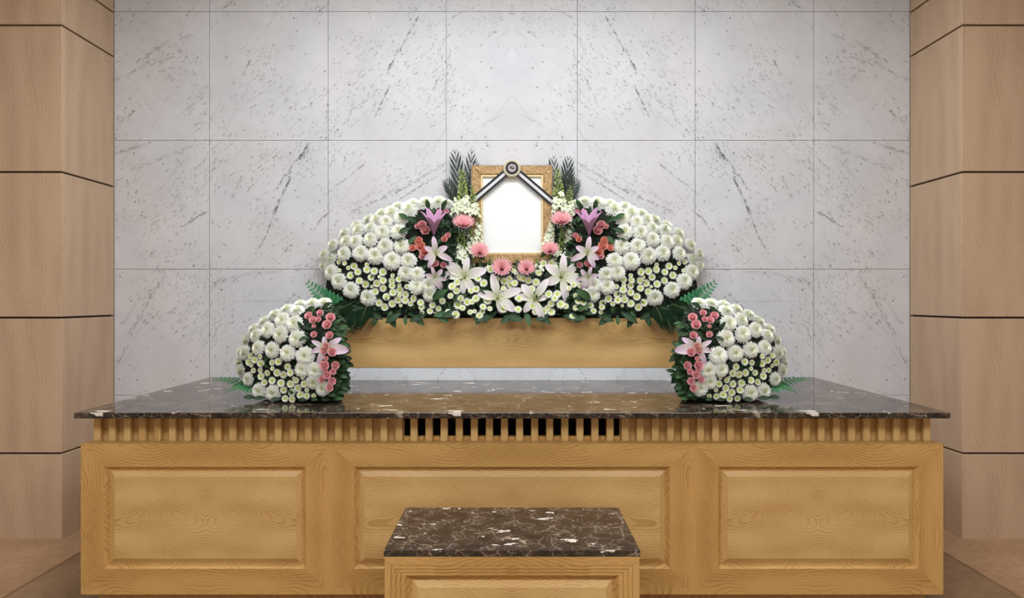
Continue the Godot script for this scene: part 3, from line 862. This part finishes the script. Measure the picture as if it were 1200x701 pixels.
	for i in 4:   # lobes of a fern leaflet
		for s in [-1.0, 1.0]:
			var q := new_st()
			petal(q, s * 0.95, 0.0, 0.0, 0.1, -0.1, 0.26 - 0.03 * i, 0.16, 0.1, Color.WHITE, Color.WHITE, 2, 0.3)
			st.append_from(q.commit(), 0, Transform3D(Basis(), Vector3(0.14 + 0.19 * i, 0.01, 0)))
	st.generate_normals()
	MESH.fern_leaflet = st.commit()
	st = new_st()
	petal(st, 0.0, 0.0, 0.0, 0.10, -0.04, 1.0, 0.135, 0.3, Color.WHITE, Color.WHITE, 3, 0.05)
	st.generate_normals()
	MESH.palm_leaflet = st.commit()
	# a floret of the white snapdragon spikes, and a closed green bud
	st = new_st()
	for i in 5:
		petal(st, TAU * i / 5.0, 0.05, 0.0, 0.9, -0.2, 1.0, 0.8, 0.3, lin(226, 236, 190), lin(246, 248, 238), 3, 0.7)
	st.generate_normals()
	MESH.floret = st.commit()
	st = new_st()
	for i in 4:
		petal(st, TAU * i / 4.0, 0.12, -0.3, 1.2, 1.9, 1.0, 0.7, 0.6, lin(168, 190, 104), lin(208, 220, 146), 3, 0.3)
	st.generate_normals()
	MESH.bud = st.commit()

func aim(n: Vector3, spin: float, size: float) -> Basis:
	n = n.normalized()
	var x := n.cross(Vector3(0.05, 0.02, 1.0) if absf(n.z) < 0.9 else Vector3.UP).normalized()
	return (Basis(x, n, x.cross(n)) * Basis(Vector3.UP, spin)).scaled_local(Vector3.ONE * size)

# a basis whose local x runs along d and whose local y leans to n
func along(d: Vector3, n: Vector3, size: Vector3) -> Basis:
	var x := d.normalized()
	var z := x.cross(n).normalized()
	return Basis(x, z.cross(x), z).scaled_local(size)

# a bank of flowers: a dome with a centre, half axes and a bulge, given in photograph pixels and metres of depth
class Bank:
	var cx: float
	var cy: float
	var a: float
	var a2: float
	var b: float
	var b2: float
	var z0: float
	var h: float
	var flip: bool
	func _init(v: Array, f: bool):
		cx = v[0]; cy = v[1]; a = v[2]; a2 = v[3]; b = v[4]; b2 = v[5]; z0 = v[6]; h = v[7]; flip = f

func bank_point(k: Bank, px: float, py: float) -> Array:   # point and outward normal; px, py as on the left side
	var dx := px - k.cx
	var dy := py - k.cy
	var aa := k.a if dx < 0 else k.a2
	var bb := k.b if dy < 0 else k.b2
	var s := dx * dx / (aa * aa)
	if dy < 0: s += dy * dy / (bb * bb)
	var z := k.z0 + k.h * sqrt(maxf(0.0, 1.0 - s))
	var p := at(1199.0 - px if k.flip else px, py, z)
	var sx := span(1.0, z)
	var n := Vector3(dx / (aa * aa * sx) if dx < 0 else 0.0, -dy / (bb * bb * sx) if dy < 0 else 0.0, maxf(0.12, sqrt(maxf(0.0, 1.0 - s))) / k.h)
	if k.flip: n.x = -n.x
	return [p, n.normalized(), s]

func bank_body(o: Node3D, k: Bank, floor_y: float, leaves: int) -> void:
	var st := new_st()
	var rows := []
	for i in 9:
		var t := minf(1.0, i / 7.0)
		var row := []
		for j in 25:
			var f := TAU * j / 24.0
			var px := k.cx + cos(f) * t * 0.98 * (k.a if cos(f) < 0 else k.a2)
			var py := k.cy - sin(f) * t * 0.98 * (k.b if sin(f) > 0 else k.b2)
			var z := k.z0 - 0.005 + k.h * 0.9 * sqrt(maxf(0.0, 1.0 - t * t * (1.0 if sin(f) > 0 else cos(f) * cos(f)))) if i < 8 else k.z0 - 0.02
			var p := at(1199.0 - px if k.flip else px, py, z)
			p.y = maxf(p.y, floor_y)
			row.append(p - o.position)
		rows.append(row)
	var inside: Vector3 = (rows[0][0] + rows[8][0] + rows[8][12]) / 3.0
	for i in 8:
		for j in 24:
			face(st, [rows[i][j], rows[i][j + 1], rows[i + 1][j + 1], rows[i + 1][j]], rows[i][j] - inside + Vector3(0, 0, 0.05), no_uv)
	var cap: Array = rows[8].duplicate()
	cap.pop_back()
	face(st, cap, Vector3.FORWARD, no_uv)
	put("floral_foam", st.commit(), M.foam, o)
	st = new_st()   # the small dark leaves that fill the gaps
	for i in leaves:
		var f := rng.randf() * TAU
		var t := sqrt(rng.randf()) * 0.97
		var px := k.cx + cos(f) * t * (k.a if cos(f) < 0 else k.a2)
		var py := k.cy - sin(f) * t * (k.b if sin(f) > 0 else k.b2)
		var w := bank_point(k, px, py)
		var p: Vector3 = w[0] - w[1] * rng.randf_range(0.006, 0.03)
		p.y = maxf(p.y, floor_y + 0.012)
		p.z = maxf(p.z, k.z0 + 0.004)
		var d := Vector3(rng.randfn(), rng.randfn(), rng.randfn() * 0.5).normalized()
		d = (d - w[1] * d.dot(w[1]) * 0.6).normalized()
		if p.y < floor_y + 0.05: d.y = absf(d.y)
		if p.z < k.z0 + 0.03: d.z = absf(d.z)
		var sz := rng.randf_range(0.022, 0.042)
		st.append_from(MESH["leaf%d" % [0, 2, 2, 1, 0, 0][rng.randi() % 6]], 0, Transform3D(along(d, w[1], Vector3(sz, sz, sz * 1.1)), p - o.position))
	put("foliage", st.commit(), M.leaves, o).set_meta("kind", "stuff")

func chrysanthemums(o: Node3D, k: Bank, list: Array) -> void:
	for f in list:
		var w := bank_point(k, f[0], f[1])
		var n: Vector3 = w[1]
		if w[2] < 0.8: n = (n + Vector3(0, 0, 0.9)).normalized()
		n = (n + Vector3(rng.randfn(), rng.randfn(), 0) * 0.08).normalized()
		if w[2] >= 0.85: n = (n + Vector3(0, 0, 0.4)).normalized()
		var low: bool = k.z0 > 0.5
		var s := span(f[2] * (0.60 if w[2] < 0.85 else 0.72), w[0].z)
		put("chrysanthemum", MESH["chrysanthemum%d" % (rng.randi() % 3)], M.petals, o, lifted(w[0] + n * (0.004 if w[2] < 0.85 else -0.1 * s), (TOP if low else BOX_TOP) + s * 1.08) - o.position, aim(n, rng.randf() * TAU, s))

func lifted(p: Vector3, y: float) -> Vector3:
	return Vector3(p.x, maxf(p.y, y), p.z)

func button(o: Node3D, p: Vector3, n: Vector3, s: float) -> void:
	var f := put("button_chrysanthemum", MESH["button%d" % (rng.randi() % 2)], M.petals, o, p - o.position, aim(n, rng.randf() * TAU, s))
	put("flower_eye", MESH.button_eye, M.button_eye, f)

func buttons(o: Node3D, k: Bank, list: Array) -> void:
	for f in list:
		var w := bank_point(k, f[0], f[1])
		var n: Vector3 = (w[1] + Vector3(rng.randfn() * 0.25, rng.randfn() * 0.25, 1.0)).normalized()
		button(o, lifted(w[0] + n * rng.randf_range(-0.004, 0.008), (TOP if k.z0 > 0.5 else BOX_TOP) + span(f[2] * 0.66, w[0].z)), n, span(f[2] * 0.58, w[0].z))

func rose(o: Node3D, p: Vector3, n: Vector3, s: float, v: int) -> void:
	put("spray_rose", MESH["rose%d" % v], M.petals, o, p - o.position, aim(n, rng.randf() * TAU, s * 1.15))

# a lily facing n; petals: [direction in degrees seen from the front, length in pixels]
func lily(o: Node3D, kind: String, p: Vector3, n: Vector3, petals: Array, closed := false, flip := false) -> void:
	n = n.normalized()
	var right := Vector3.UP.cross(n).normalized()
	var up := n.cross(right)
	var f := Node3D.new()
	f.name = "lily"
	o.add_child(f, true)
	f.position = p - o.position
	var big := 0.0
	for i in petals.size():
		var a := deg_to_rad(180.0 - petals[i][0] if flip else petals[i][0])
		var d: Vector3 = right * cos(a) + up * sin(a)
		var s := span(petals[i][1], p.z)
		big = maxf(big, s)
		put("petal", MESH["lily_%s_closed" % kind] if closed else MESH["lily_%s%d" % [kind, i % 2]], M.petals, f, Vector3.ZERO, along(d, n, Vector3(s, s * 0.8, s)))
	if not closed:
		put("stamens", MESH.stamens, M.stamen, f, Vector3.ZERO, aim(n, 0.4, big * 0.75))

func gerbera(o: Node3D, p: Vector3, n: Vector3, s: float, foot: Vector3) -> void:
	var f := put("gerbera", MESH.gerbera, M.petals, o, p - o.position, aim(n, rng.randf() * TAU, s))
	put("flower_eye", MESH.gerbera_eye, M.gerbera_eye, f)
	var st := new_st()
	var q := p - o.position
	tube(st, [foot - o.position, (foot - o.position).lerp(q, 0.6) + Vector3(0, 0, 0.008), q - n * 0.004], [0.004, 0.0038, 0.005], 6)
	put("gerbera_stem", st.commit(), M.stem, o)

func leaf(o: Node3D, p: Vector3, d: Vector3, n: Vector3, s: float, v := 0) -> void:
	put("leaf", MESH["leaf%d" % v], M.leaves, o, p - o.position, along(d, n, Vector3(s, s, s)))

# a frond from base to tip (world), leaflets on both sides
func frond(o: Node3D, called: String, a: Vector3, b: Vector3, n: Vector3, wide: float, pairs: int, m: Material, palm := false, bow := 0.02) -> void:
	var d := b - a
	var side := d.cross(n).normalized()
	var st := new_st()
	var pts := []
	var rad := []
	for i in 7:
		var t := i / 6.0
		pts.append(a.lerp(b, t) + n * bow * sin(PI * t) - o.position)
		rad.append(lerpf(0.0024, 0.0006, t))
	tube(st, pts, rad, 4)
	var f := put(called, st.commit(), M.rachis if not palm else m, o)
	for i in pairs:
		var t := 0.08 + 0.88 * i / (pairs - 1.0)
		var p := a.lerp(b, t) + n * bow * sin(PI * t) - o.position
		var ln := wide * (sin(PI * clampf(0.22 + 0.72 * t, 0, 1)) if palm else (1.0 - 0.80 * t) * (0.75 + 0.25 * smoothstep(0.0, 0.2, t)))
		for s in [-1.0, 1.0]:
			var w: float = 0.85 if palm else 0.55
			var dir: Vector3 = side * s * (0.30 if palm else 1.0) + d.normalized() * w + n * rng.randf_range(-0.1, 0.15)
			put("leaflet", MESH.palm_leaflet if palm else MESH.fern_leaflet, m, f, p, along(dir, n, Vector3(ln, ln, ln * (1.0 if palm else 1.05))))

func snapdragon(o: Node3D, a: Vector3, b: Vector3, wide: float, count: int, green: float) -> void:
	var st := new_st()
	var bd := new_st()
	var d := (b - a).normalized()
	var u := d.cross(Vector3.BACK).normalized()
	var v := u.cross(d)
	count = int(count * 1.5)
	for i in count:
		var t := (i + 0.5) / count
		var ang := i * 2.4 + rng.randf()
		var out := u * cos(ang) + v * (0.35 + sin(ang))
		var w := wide * (1.0 - 0.65 * t)
		var p := a.lerp(b, t) + out * w * 0.55 - o.position
		if t < 1.0 - green + rng.randf_range(-0.15, 0.15):
			st.append_from(MESH.floret, 0, Transform3D(aim(out + d * 0.6, ang, w * 0.52), p))
		else:
			bd.append_from(MESH.bud, 0, Transform3D(aim(out + d * 0.9, ang, maxf(w * 0.6, 0.009)), p))
	var f := put("snapdragon", st.commit(), M.petals, o)
	put("buds", bd.commit(), M.petals, f)
	st = new_st()
	tube(st, [a - o.position, b - o.position], [0.004, 0.002], 5)
	put("flower_stem", st.commit(), M.stem, f)

# measured on the left side of the photograph: x, y, diameter in pixels
const WING_BIG := [[460, 306, 20], [479, 306, 18], [476, 320, 18], [489, 322, 17], [488, 336, 18], [503, 335, 18], [504, 346, 15], [471, 289, 18], [452, 289, 18], [467, 272, 18], [449, 273, 18], [435, 281, 17],
	[440, 300, 19], [423, 297, 18], [418, 284, 17], [404, 298, 17], [432, 349, 18], [412, 340, 18], [398, 330, 18], [388, 304, 14], [388, 319, 15], [406, 283, 15], [435, 268, 15], [453, 261, 16], [470, 257, 17],
	[479, 245, 17], [459, 250, 17], [441, 258, 15], [420, 270, 15], [379, 311, 11], [380, 298, 12], [390, 287, 13], [404, 274, 14], [418, 265, 14], [432, 258, 14], [447, 251, 14], [466, 243, 14], [484, 240, 15],
	[499, 238, 16], [514, 237, 15], [525, 239, 11]]
const WING_SMALL := [[397, 307, 6], [404, 309, 5], [415, 312, 8], [408, 314, 5], [398, 317, 4.5], [420, 319, 8], [411, 323, 8.5], [430, 310, 5], [430, 316, 8.5], [439, 318, 8.5], [435, 325, 8], [421, 329, 8], [429, 333, 8.5],
	[442, 332, 8.5], [440, 342, 8], [449, 319, 9], [445, 325, 4], [449, 329, 8], [449, 338, 8], [445, 355, 8.5], [436, 336, 4], [460, 323, 5], [460, 329, 7.5], [460, 335, 7.5], [468, 328, 7.5], [468, 334, 5], [461, 343, 8.5],
	[469, 340, 8.5], [477, 336, 6], [476, 345, 8], [453, 348, 8.5], [467, 351, 8.5], [468, 346, 5], [475, 352, 8.5], [460, 356, 8.5], [451, 360, 8.5], [486, 350, 8.5], [481, 356, 6], [493, 355, 8], [494, 360, 7], [470, 358, 4],
	[507, 358, 7.5], [504, 365, 7], [495, 366, 5], [514, 362, 6.5], [510, 366, 4], [518, 353, 7.5]]
const LOW_BIG := [[358, 417, 20], [338, 414, 18], [320, 410, 18], [304, 408, 17], [330, 392, 19], [349, 397, 19], [346, 380, 19], [332, 376, 18], [315, 387, 17], [349, 366, 17], [355, 433, 17], [370, 434, 19], [368, 447, 17],
	[379, 455, 17], [321, 463, 18], [305, 458, 17], [292, 444, 15], [282, 434, 13], [287, 413, 14], [300, 393, 14], [380, 355, 13], [366, 356, 14], [351, 358, 14], [336, 363, 14], [322, 369, 14], [310, 377, 14], [298, 386, 14],
	[289, 398, 13], [283, 411, 12], [280, 424, 11]]
const LOW_SMALL := [[291, 424, 9], [295, 417, 7], [300, 422, 8], [306, 426, 8.5], [307, 418, 6], [296, 428, 5], [298, 434, 6], [305, 434, 6], [306, 441, 8.5], [314, 437, 7], [311, 448, 7.5], [320, 446, 8], [325, 437, 8.5],
	[319, 425, 7], [326, 424, 8.5], [337, 430, 8], [320, 432, 5], [333, 439, 8.5], [341, 437, 8.5], [330, 449, 8.5], [341, 450, 8.5], [333, 457, 8.5], [342, 460, 8.5], [335, 467, 7.5], [344, 468, 8], [347, 446, 7], [349, 455, 8.5],
	[357, 450, 8], [352, 463, 8.5], [360, 457, 5], [360, 464, 7.5], [368, 464, 5.5], [345, 443, 4], [355, 443, 4], [366, 452, 5]]
const LOW_ROSES := [[364, 372, 9], [369, 377, 8.5], [377, 369, 7.5], [375, 376, 6.5], [389, 374, 10], [385, 382, 10.5], [370, 393, 7], [388, 394, 8.5], [384, 406, 7.5], [382, 411, 8.5], [391, 413, 9.5], [370, 384, 4.5], [384, 420, 5],
	[382, 428, 10.5], [395, 428, 9], [392, 435, 7], [385, 439, 8.5], [379, 444, 7.5], [383, 433, 6], [391, 446, 8.5], [388, 454, 8]]
const WING_ROSES := [[491, 283, 8], [493, 289, 9.5], [484, 291, 7], [498, 295, 10], [495, 265, 9], [499, 271, 9], [490, 266, 6], [515, 250, 5.5], [523, 250, 5.5], [521, 281, 6], [525, 277, 5.5], [495, 301, 6], [507, 312, 5.5], [511, 309, 6], [520, 311, 6]]
const MID_SMALL := [[536, 331, 8], [530, 336, 9], [535, 341, 8], [528, 347, 7], [540, 350, 7.5], [537, 358, 10], [547, 354, 9], [534, 369, 9], [542, 361, 7], [553, 354, 7], [558, 350, 9], [558, 339, 8], [560, 327, 8], [567, 332, 9],
	[552, 341, 7], [571, 352, 10], [566, 360, 8], [565, 365, 7], [562, 370, 8], [556, 365, 5], [574, 362, 6], [575, 316, 8], [583, 327, 6], [591, 330, 9], [598, 334, 9], [590, 338, 6], [590, 362, 9.5], [608, 350, 9.5], [607, 363, 8.5],
	[609, 325, 7], [597, 327, 7], [602, 318, 6], [631, 320, 8], [613, 327, 8], [619, 329, 8], [628, 331, 9], [623, 339, 9], [613, 340, 6], [637, 309, 8], [646, 309, 8], [651, 313, 6], [643, 345, 9], [653, 345, 9], [650, 350, 8],
	[646, 356, 8], [657, 357, 10], [663, 359, 7], [624, 359, 8], [628, 365, 9], [637, 365, 9], [646, 366, 9], [642, 361, 7], [672, 334, 7], [680, 335, 7], [667, 338, 6], [685, 343, 9], [675, 347, 7], [678, 353, 8], [675, 361, 7],
	[684, 355, 7], [671, 371, 7.5], [681, 316, 6], [677, 297, 7], [669, 300, 7], [603, 332, 8], [681, 363, 5], [551, 366, 6], [617, 350, 6], [598, 346, 6], [525, 365, 6]]

func wing(flip: bool) -> void:
	rng.seed = 101 if flip else 202
	var k := Bank.new([510, 350, 133, 34, 114, 22, 0.058, 0.13], flip)
	var c := at(1199.0 - 460.0 if flip else 460.0, 372, 0.08)
	c.y = BOX_TOP
	var o: Node3D = meta(base("flower_arrangement", c), "large upper bank of white chrysanthemums to the %s of the portrait, with pink lilies" % ("right" if flip else "left"), "flower arrangement")
	bank_body(o, k, BOX_TOP + 0.001, 900)
	chrysanthemums(o, k, WING_BIG)
	buttons(o, k, WING_SMALL)
	var mx := func(x: float) -> float: return 1199.0 - x if flip else x
	var sx := -1.0 if flip else 1.0
	for f in WING_ROSES:
		var w := bank_point(k, f[0], f[1])
		rose(o, w[0] + w[1] * 0.012, (w[1] + Vector3(rng.randfn() * 0.2, 0.3, 0.6)), span(f[2] * 0.58, w[0].z), 1 if f[1] > 278 and f[1] < 300 else 0)
	var w1 := bank_point(k, 509, 276)
	lily(o, "pink", w1[0] + Vector3(0, 0, 0.02), Vector3(0.05 * sx, 1.0, 0.35), [[170, 31], [120, 33], [60, 32], [10, 32], [-60, 25], [-125, 27]], true, flip)
	var w2 := bank_point(k, 511, 297)
	lily(o, "lilac", w2[0] + Vector3(0, 0, 0.02), Vector3(0.15 * sx, 0.05, 1.0), [[98, 19], [152, 14], [243, 19], [210, 15], [-25, 21], [30, 15]], false, flip)
	var w3 := bank_point(k, 510, 325)
	lily(o, "lilac", w3[0] + Vector3(0, 0, 0.015), Vector3(0.3 * sx, -0.2, 1.0), [[110, 13], [165, 12], [240, 15], [-60, 16], [-10, 14], [50, 12]], false, flip)
	# leaves between and under the flowers
	for v in [[506, 352, 34, 24, 1], [490, 262, 150, 16, 0], [482, 268, 200, 16, 0], [488, 277, 230, 14, 1], [503, 247, 100, 14, 0], [518, 246, 60, 14, 0], [480, 258, 150, 15, 1], [476, 281, 190, 12, 0], [430, 361, 200, 22, 0], [444, 367, 250, 18, 0],
			[456, 368, 300, 20, 0], [470, 367, 215, 22, 0], [484, 369, 320, 20, 0], [498, 370, 200, 20, 0], [512, 369, 330, 18, 1], [418, 358, 220, 22, 0], [405, 352, 190, 20, 2], [436, 366, 330, 18, 2], [476, 370, 270, 12, 1], [460, 365, 250, 14, 1]]:
		var w := bank_point(k, v[0], v[1])
		var a := deg_to_rad(180.0 - v[2] if flip else v[2])
		leaf(o, w[0] + Vector3(0, 0, 0.012), Vector3(cos(a), sin(a), 0.35), Vector3(0, 0.25, 1), span(v[3], w[0].z), v[4])
	# fern over the outer corner and dark fronds that hang beside the riser
	var zt := 0.12
	for v in [[404, 371, 360, 331, 17, 0.55, 0], [402, 374, 372, 356, 13, 0.5, 0], [420, 360, 398, 388, 14, 0.9, 1], [424, 360, 412, 390, 14, 1.2, 1], [430, 360, 421, 386, 13, 1.0, 1], [412, 356, 386, 372, 13, 0.7, 1]]:
		frond(o, "fern_frond", at(mx.call(v[0]), v[1], zt + 0.05), at(mx.call(v[2]), v[3], zt + 0.09 + 0.03 * v[5]), Vector3(0, 0.35, 1.0).normalized(), span(v[4] * 1.15, zt), 11, M.fern_dark if v[6] else M.fern)

func low_bank(flip: bool) -> void:
	rng.seed = 303 if flip else 404
	var k := Bank.new([385, 435, 107, 22, 83, 37, 0.735, 0.19], flip)
	var c := at(1199.0 - 340.0 if flip else 340.0, 465, 0.75)
	c.y = TOP
	var o: Node3D = meta(base("flower_arrangement", c), "small lower mound of white chrysanthemums and pink roses on the marble top, %s end" % ("right" if flip else "left"), "flower arrangement")
	bank_body(o, k, TOP + 0.001, 750)
	chrysanthemums(o, k, LOW_BIG)
	buttons(o, k, LOW_SMALL)
	var mx := func(x: float) -> float: return 1199.0 - x if flip else x
	var sx := -1.0 if flip else 1.0
	var wl := bank_point(k, 381, 408)
	lily(o, "lilac", wl[0] + Vector3(0, 0, 0.0), Vector3(0.25 * sx, 0.15, 1.0), [[32, 21], [-8, 26], [150, 17], [195, 15], [245, 20], [95, 13]], false, flip)
	for f in LOW_ROSES:
		var w := bank_point(k, f[0], f[1])
		rose(o, w[0] + w[1] * 0.012 + Vector3(0, 0, 0.012), (w[1] + Vector3(rng.randfn() * 0.2 + 0.2 * sx, 0.3, 0.9)), span(f[2] * 0.5, w[0].z), 0)
	for v in [[396, 384, 10, 14, 1], [392, 390, 340, 12, 0], [398, 440, 350, 12, 1], [398, 452, 340, 14, 0], [395, 460, 330, 14, 0], [385, 463, 300, 14, 0], [365, 468, 300, 12, 0], [350, 470, 330, 12, 2], [330, 471, 210, 12, 2],
			[356, 386, 120, 12, 0], [362, 395, 200, 12, 0], [360, 367, 40, 14, 0], [378, 362, 30, 16, 0], [390, 364, 20, 16, 2], [398, 402, 340, 14, 1], [312, 468, 200, 14, 2], [300, 466, 190, 14, 0], [392, 467, 350, 12, 1]]:
		var w := bank_point(k, v[0], v[1])
		var a := deg_to_rad(180.0 - v[2] if flip else v[2])
		var p: Vector3 = w[0] + Vector3(0, 0, 0.008)
		p.y = maxf(p.y, TOP + 0.015)
		leaf(o, p, Vector3(cos(a), maxf(sin(a), -0.3 if p.y > TOP + 0.05 else 0.05), 0.35), Vector3(0, 0.5, 1), span(v[3], p.z), v[4])
	# two fern fronds spread over the marble behind the outer foot
	for v in [[291, 460, 0.74, 249, 446, 0.62, 12], [302, 468, 0.83, 264, 469, 0.84, 11], [296, 462, 0.79, 270, 455, 0.74, 9]]:
		var a := at(mx.call(v[0]), v[1], v[2])
		var b := at(mx.call(v[3]), v[4], v[5])
		a.y = maxf(a.y, TOP + 0.045)
		b.y = maxf(b.y, TOP + 0.030)
		frond(o, "fern_frond", a, b, Vector3(0, 1.0, 0.55).normalized(), span(v[6], 0.75), 9, M.fern, false, 0.018)

func mid_z(y: float) -> float:
	return 0.085 + 0.095 * clampf((y - 285.0) / 65.0, 0.0, 1.0)

func centre() -> void:
	rng.seed = 505
	var c := Vector3(0, BOX_TOP, 0.1)
	var o: Node3D = meta(base("flower_arrangement", c), "middle spray of white lilies, pink gerberas and green-eyed buttons in front of the portrait", "flower arrangement")
	var st := new_st()
	var poly := [Vector2(-0.30, BOX_TOP + 0.001), Vector2(0.30, BOX_TOP + 0.001), Vector2(0.29, 1.13), Vector2(0.12, 1.17), Vector2(-0.12, 1.17), Vector2(-0.29, 1.13)]
	for i in poly.size(): poly[i] -= Vector2(c.x, c.y)
	put("floral_foam", prism(poly, 0.075 - c.z, 0.150 - c.z, 0.03, no_uv), M.foam, o)
	for i in 1700:
		var px := rng.randf_range(520, 680)
		var py := rng.randf_range(256, 372)
		if absf(px - 600) < 50 and py < 310: continue
		var z := mid_z(py) - rng.randf_range(0.0, 0.03)
		var p := at(px, py, z)
		p.y = maxf(p.y, BOX_TOP + 0.015)
		var d := Vector3(rng.randfn(), rng.randfn() + 0.3, absf(rng.randfn()) * 0.6).normalized()
		if p.y < BOX_TOP + 0.05: d.y = absf(d.y)
		var s := rng.randf_range(0.02, 0.04)
		st.append_from(MESH["leaf%d" % [0, 1, 1, 2, 0, 0][rng.randi() % 6]], 0, Transform3D(along(d, Vector3(0, 0.2, 1), Vector3(s, s, s)), p - c))
	put("foliage", st.commit(), M.leaves, o).set_meta("kind", "stuff")
	for f in MID_SMALL:
		var z := mid_z(f[1]) + rng.randf_range(0.018, 0.036)
		button(o, at(f[0], f[1], z), Vector3(rng.randfn() * 0.2, 0.25 + rng.randfn() * 0.2, 1.0), span(f[2] * 0.58, z))
	var L := func(x: float, y: float, n: Vector3, pt: Array, kind := "white"): lily(o, kind, at(x, y, mid_z(y) + 0.008), n, pt)
	L.call(545, 325, Vector3(-0.1, 0.1, 1), [[80, 23], [143, 27], [174, 28], [18, 26], [-95, 22], [-57, 21]])
	L.call(658, 325, Vector3(0.1, 0.1, 1), [[85, 26], [144, 23], [39, 27], [-12, 30], [-82, 29], [202, 22]])
	L.call(583, 350, Vector3(0.05, 0.2, 1), [[102, 29], [50, 16], [20, 30], [-37, 25], [-80, 17], [167, 23]])
	L.call(626, 351, Vector3(0.0, 0.1, 1), [[56, 28], [130, 22], [170, 23], [231, 19], [-67, 26], [10, 16]])
	# pink gerberas looking up past the lilies
	for v in [[543, 263, 12.5, 0.95], [562, 295, 11.5, 0.75], [588, 314, 12, 0.55], [658, 259, 12.5, 0.9], [645, 293, 10.5, 0.85], [617, 314, 10.5, 0.58]]:
		var z := mid_z(v[1]) + 0.045
		var p := at(v[0], v[1] + 3, z)
		gerbera(o, p, Vector3((v[0] - 600) * -0.002, v[3], 1.0).normalized(), span(v[2], z), Vector3(p.x * 0.96, maxf(p.y - 0.16, BOX_TOP + 0.03), z - 0.03))
	# snapdragon spikes beside the frame
	for v in [[544, 251, 541, 199, 11, 40, 0.75], [556, 254, 553, 218, 9, 24, 0.55], [535, 252, 534, 232, 9, 14, 0.1], [559, 292, 562, 254, 9, 24, 0.1], [541, 308, 540, 272, 11, 26, 0.4], [529, 310, 521, 280, 10, 20, 0.5], [549, 300, 552, 268, 8, 18, 0.3], [533, 316, 530, 296, 9, 16, 0.2],
			[656, 248, 653, 198, 11, 38, 0.72], [663, 258, 669, 218, 9, 24, 0.6], [666, 250, 671, 234, 9, 14, 0.1], [642, 288, 648, 256, 9, 24, 0.1], [658, 305, 661, 268, 11, 26, 0.6], [671, 308, 674, 282, 10, 18, 0.5], [667, 285, 669, 256, 8, 18, 0.1], [652, 318, 650, 296, 9, 16, 0.2],
			[572, 318, 576, 303, 7, 10, 0.6], [632, 318, 629, 303, 7, 10, 0.6], [602, 322, 601, 311, 7, 9, 0.6], [553, 320, 556, 304, 7, 10, 0.4]]:
		var za := 0.085 if absf(v[0] - 600) > 35 else mid_z(v[1])
		snapdragon(o, at(v[0], v[1], za + 0.01), at(v[2], v[3], za), span(v[4], za), v[5], v[6])
	# dark palm fronds behind them
	for v in [[543, 250, 533, 178, 17], [546, 250, 553, 178, 15], [541, 252, 524, 212, 14], [550, 248, 558, 190, 13], [660, 250, 666, 186, 16], [652, 245, 649, 184, 12], [662, 252, 676, 212, 13], [658, 250, 668, 200, 14]]:
		frond(o, "palm_frond", at(v[0], v[1], 0.035), at(v[2], v[3], 0.022), Vector3.BACK, span(v[4] * 1.6, 0.03), 7, M.palm, true, 0.008)
	put("palm_tip", MESH.palm_leaflet, M.palm, o, at(644, 200, 0.02) - c, along(Vector3.UP, Vector3.BACK, Vector3.ONE * span(16, 0.02)))
	# broad leaves along the front edge
	for v in [[540, 366, 200, 24, 0], [552, 370, 330, 22, 0], [566, 368, 250, 18, 1], [578, 371, 200, 24, 0], [590, 370, 340, 26, 0], [604, 369, 220, 22, 0], [616, 366, 280, 20, 1], [628, 370, 320, 22, 0], [645, 369, 210, 22, 0], [660, 370, 340, 24, 0],
			[672, 364, 30, 22, 1], [527, 368, 190, 20, 1], [548, 345, 220, 20, 0], [575, 345, 140, 16, 0], [612, 345, 200, 16, 2], [668, 345, 330, 24, 0], [635, 340, 250, 16, 2], [680, 366, 350, 16, 0], [568, 305, 130, 14, 1], [634, 302, 60, 14, 1], [598, 322, 90, 12, 1]]:
		var a := deg_to_rad(v[2])
		var z := mid_z(v[1]) + 0.012
		leaf(o, at(v[0], v[1], z), Vector3(cos(a), sin(a) * 0.6, 0.4), Vector3(0, 0.4, 1), span(v[3], z), v[4])

func _ready() -> void:
	var cam := Camera3D.new()
	cam.name = "camera"
	add_child(cam)
	cam.position = Vector3(0, EYE, D)
	cam.fov = rad_to_deg(2.0 * atan(350.5 * U / D))
	cam.current = true
	var we := WorldEnvironment.new()
	we.name = "environment"
	var e := Environment.new()
	e.background_mode = Environment.BG_COLOR
	e.background_color = Color(0.02, 0.02, 0.02)
	e.tonemap_mode = Environment.TONE_MAPPER_LINEAR
	e.tonemap_exposure = 1.5
	e.sdfgi_enabled = true
	e.ssao_enabled = true
	e.ssil_enabled = true
	we.environment = e
	add_child(we)
	materials()
	lamp(Vector3(0, 2.95, 1.3), Vector2(2.6, 0.5), 3.5, "long ceiling light panel over the altar")
	lamp(Vector3(-1.3, 2.95, 3.9), Vector2(1.2, 1.2), 3.5, "square ceiling light panel in the room, left-hand one")
	lamp(Vector3(1.3, 2.95, 3.9), Vector2(1.2, 1.2), 3.5, "square ceiling light panel in the room, right-hand one")
	setting()
	altar()
	incense_table()
	portrait()
	flower_meshes()
	wing(false)
	wing(true)
	low_bank(false)
	low_bank(true)
	centre()
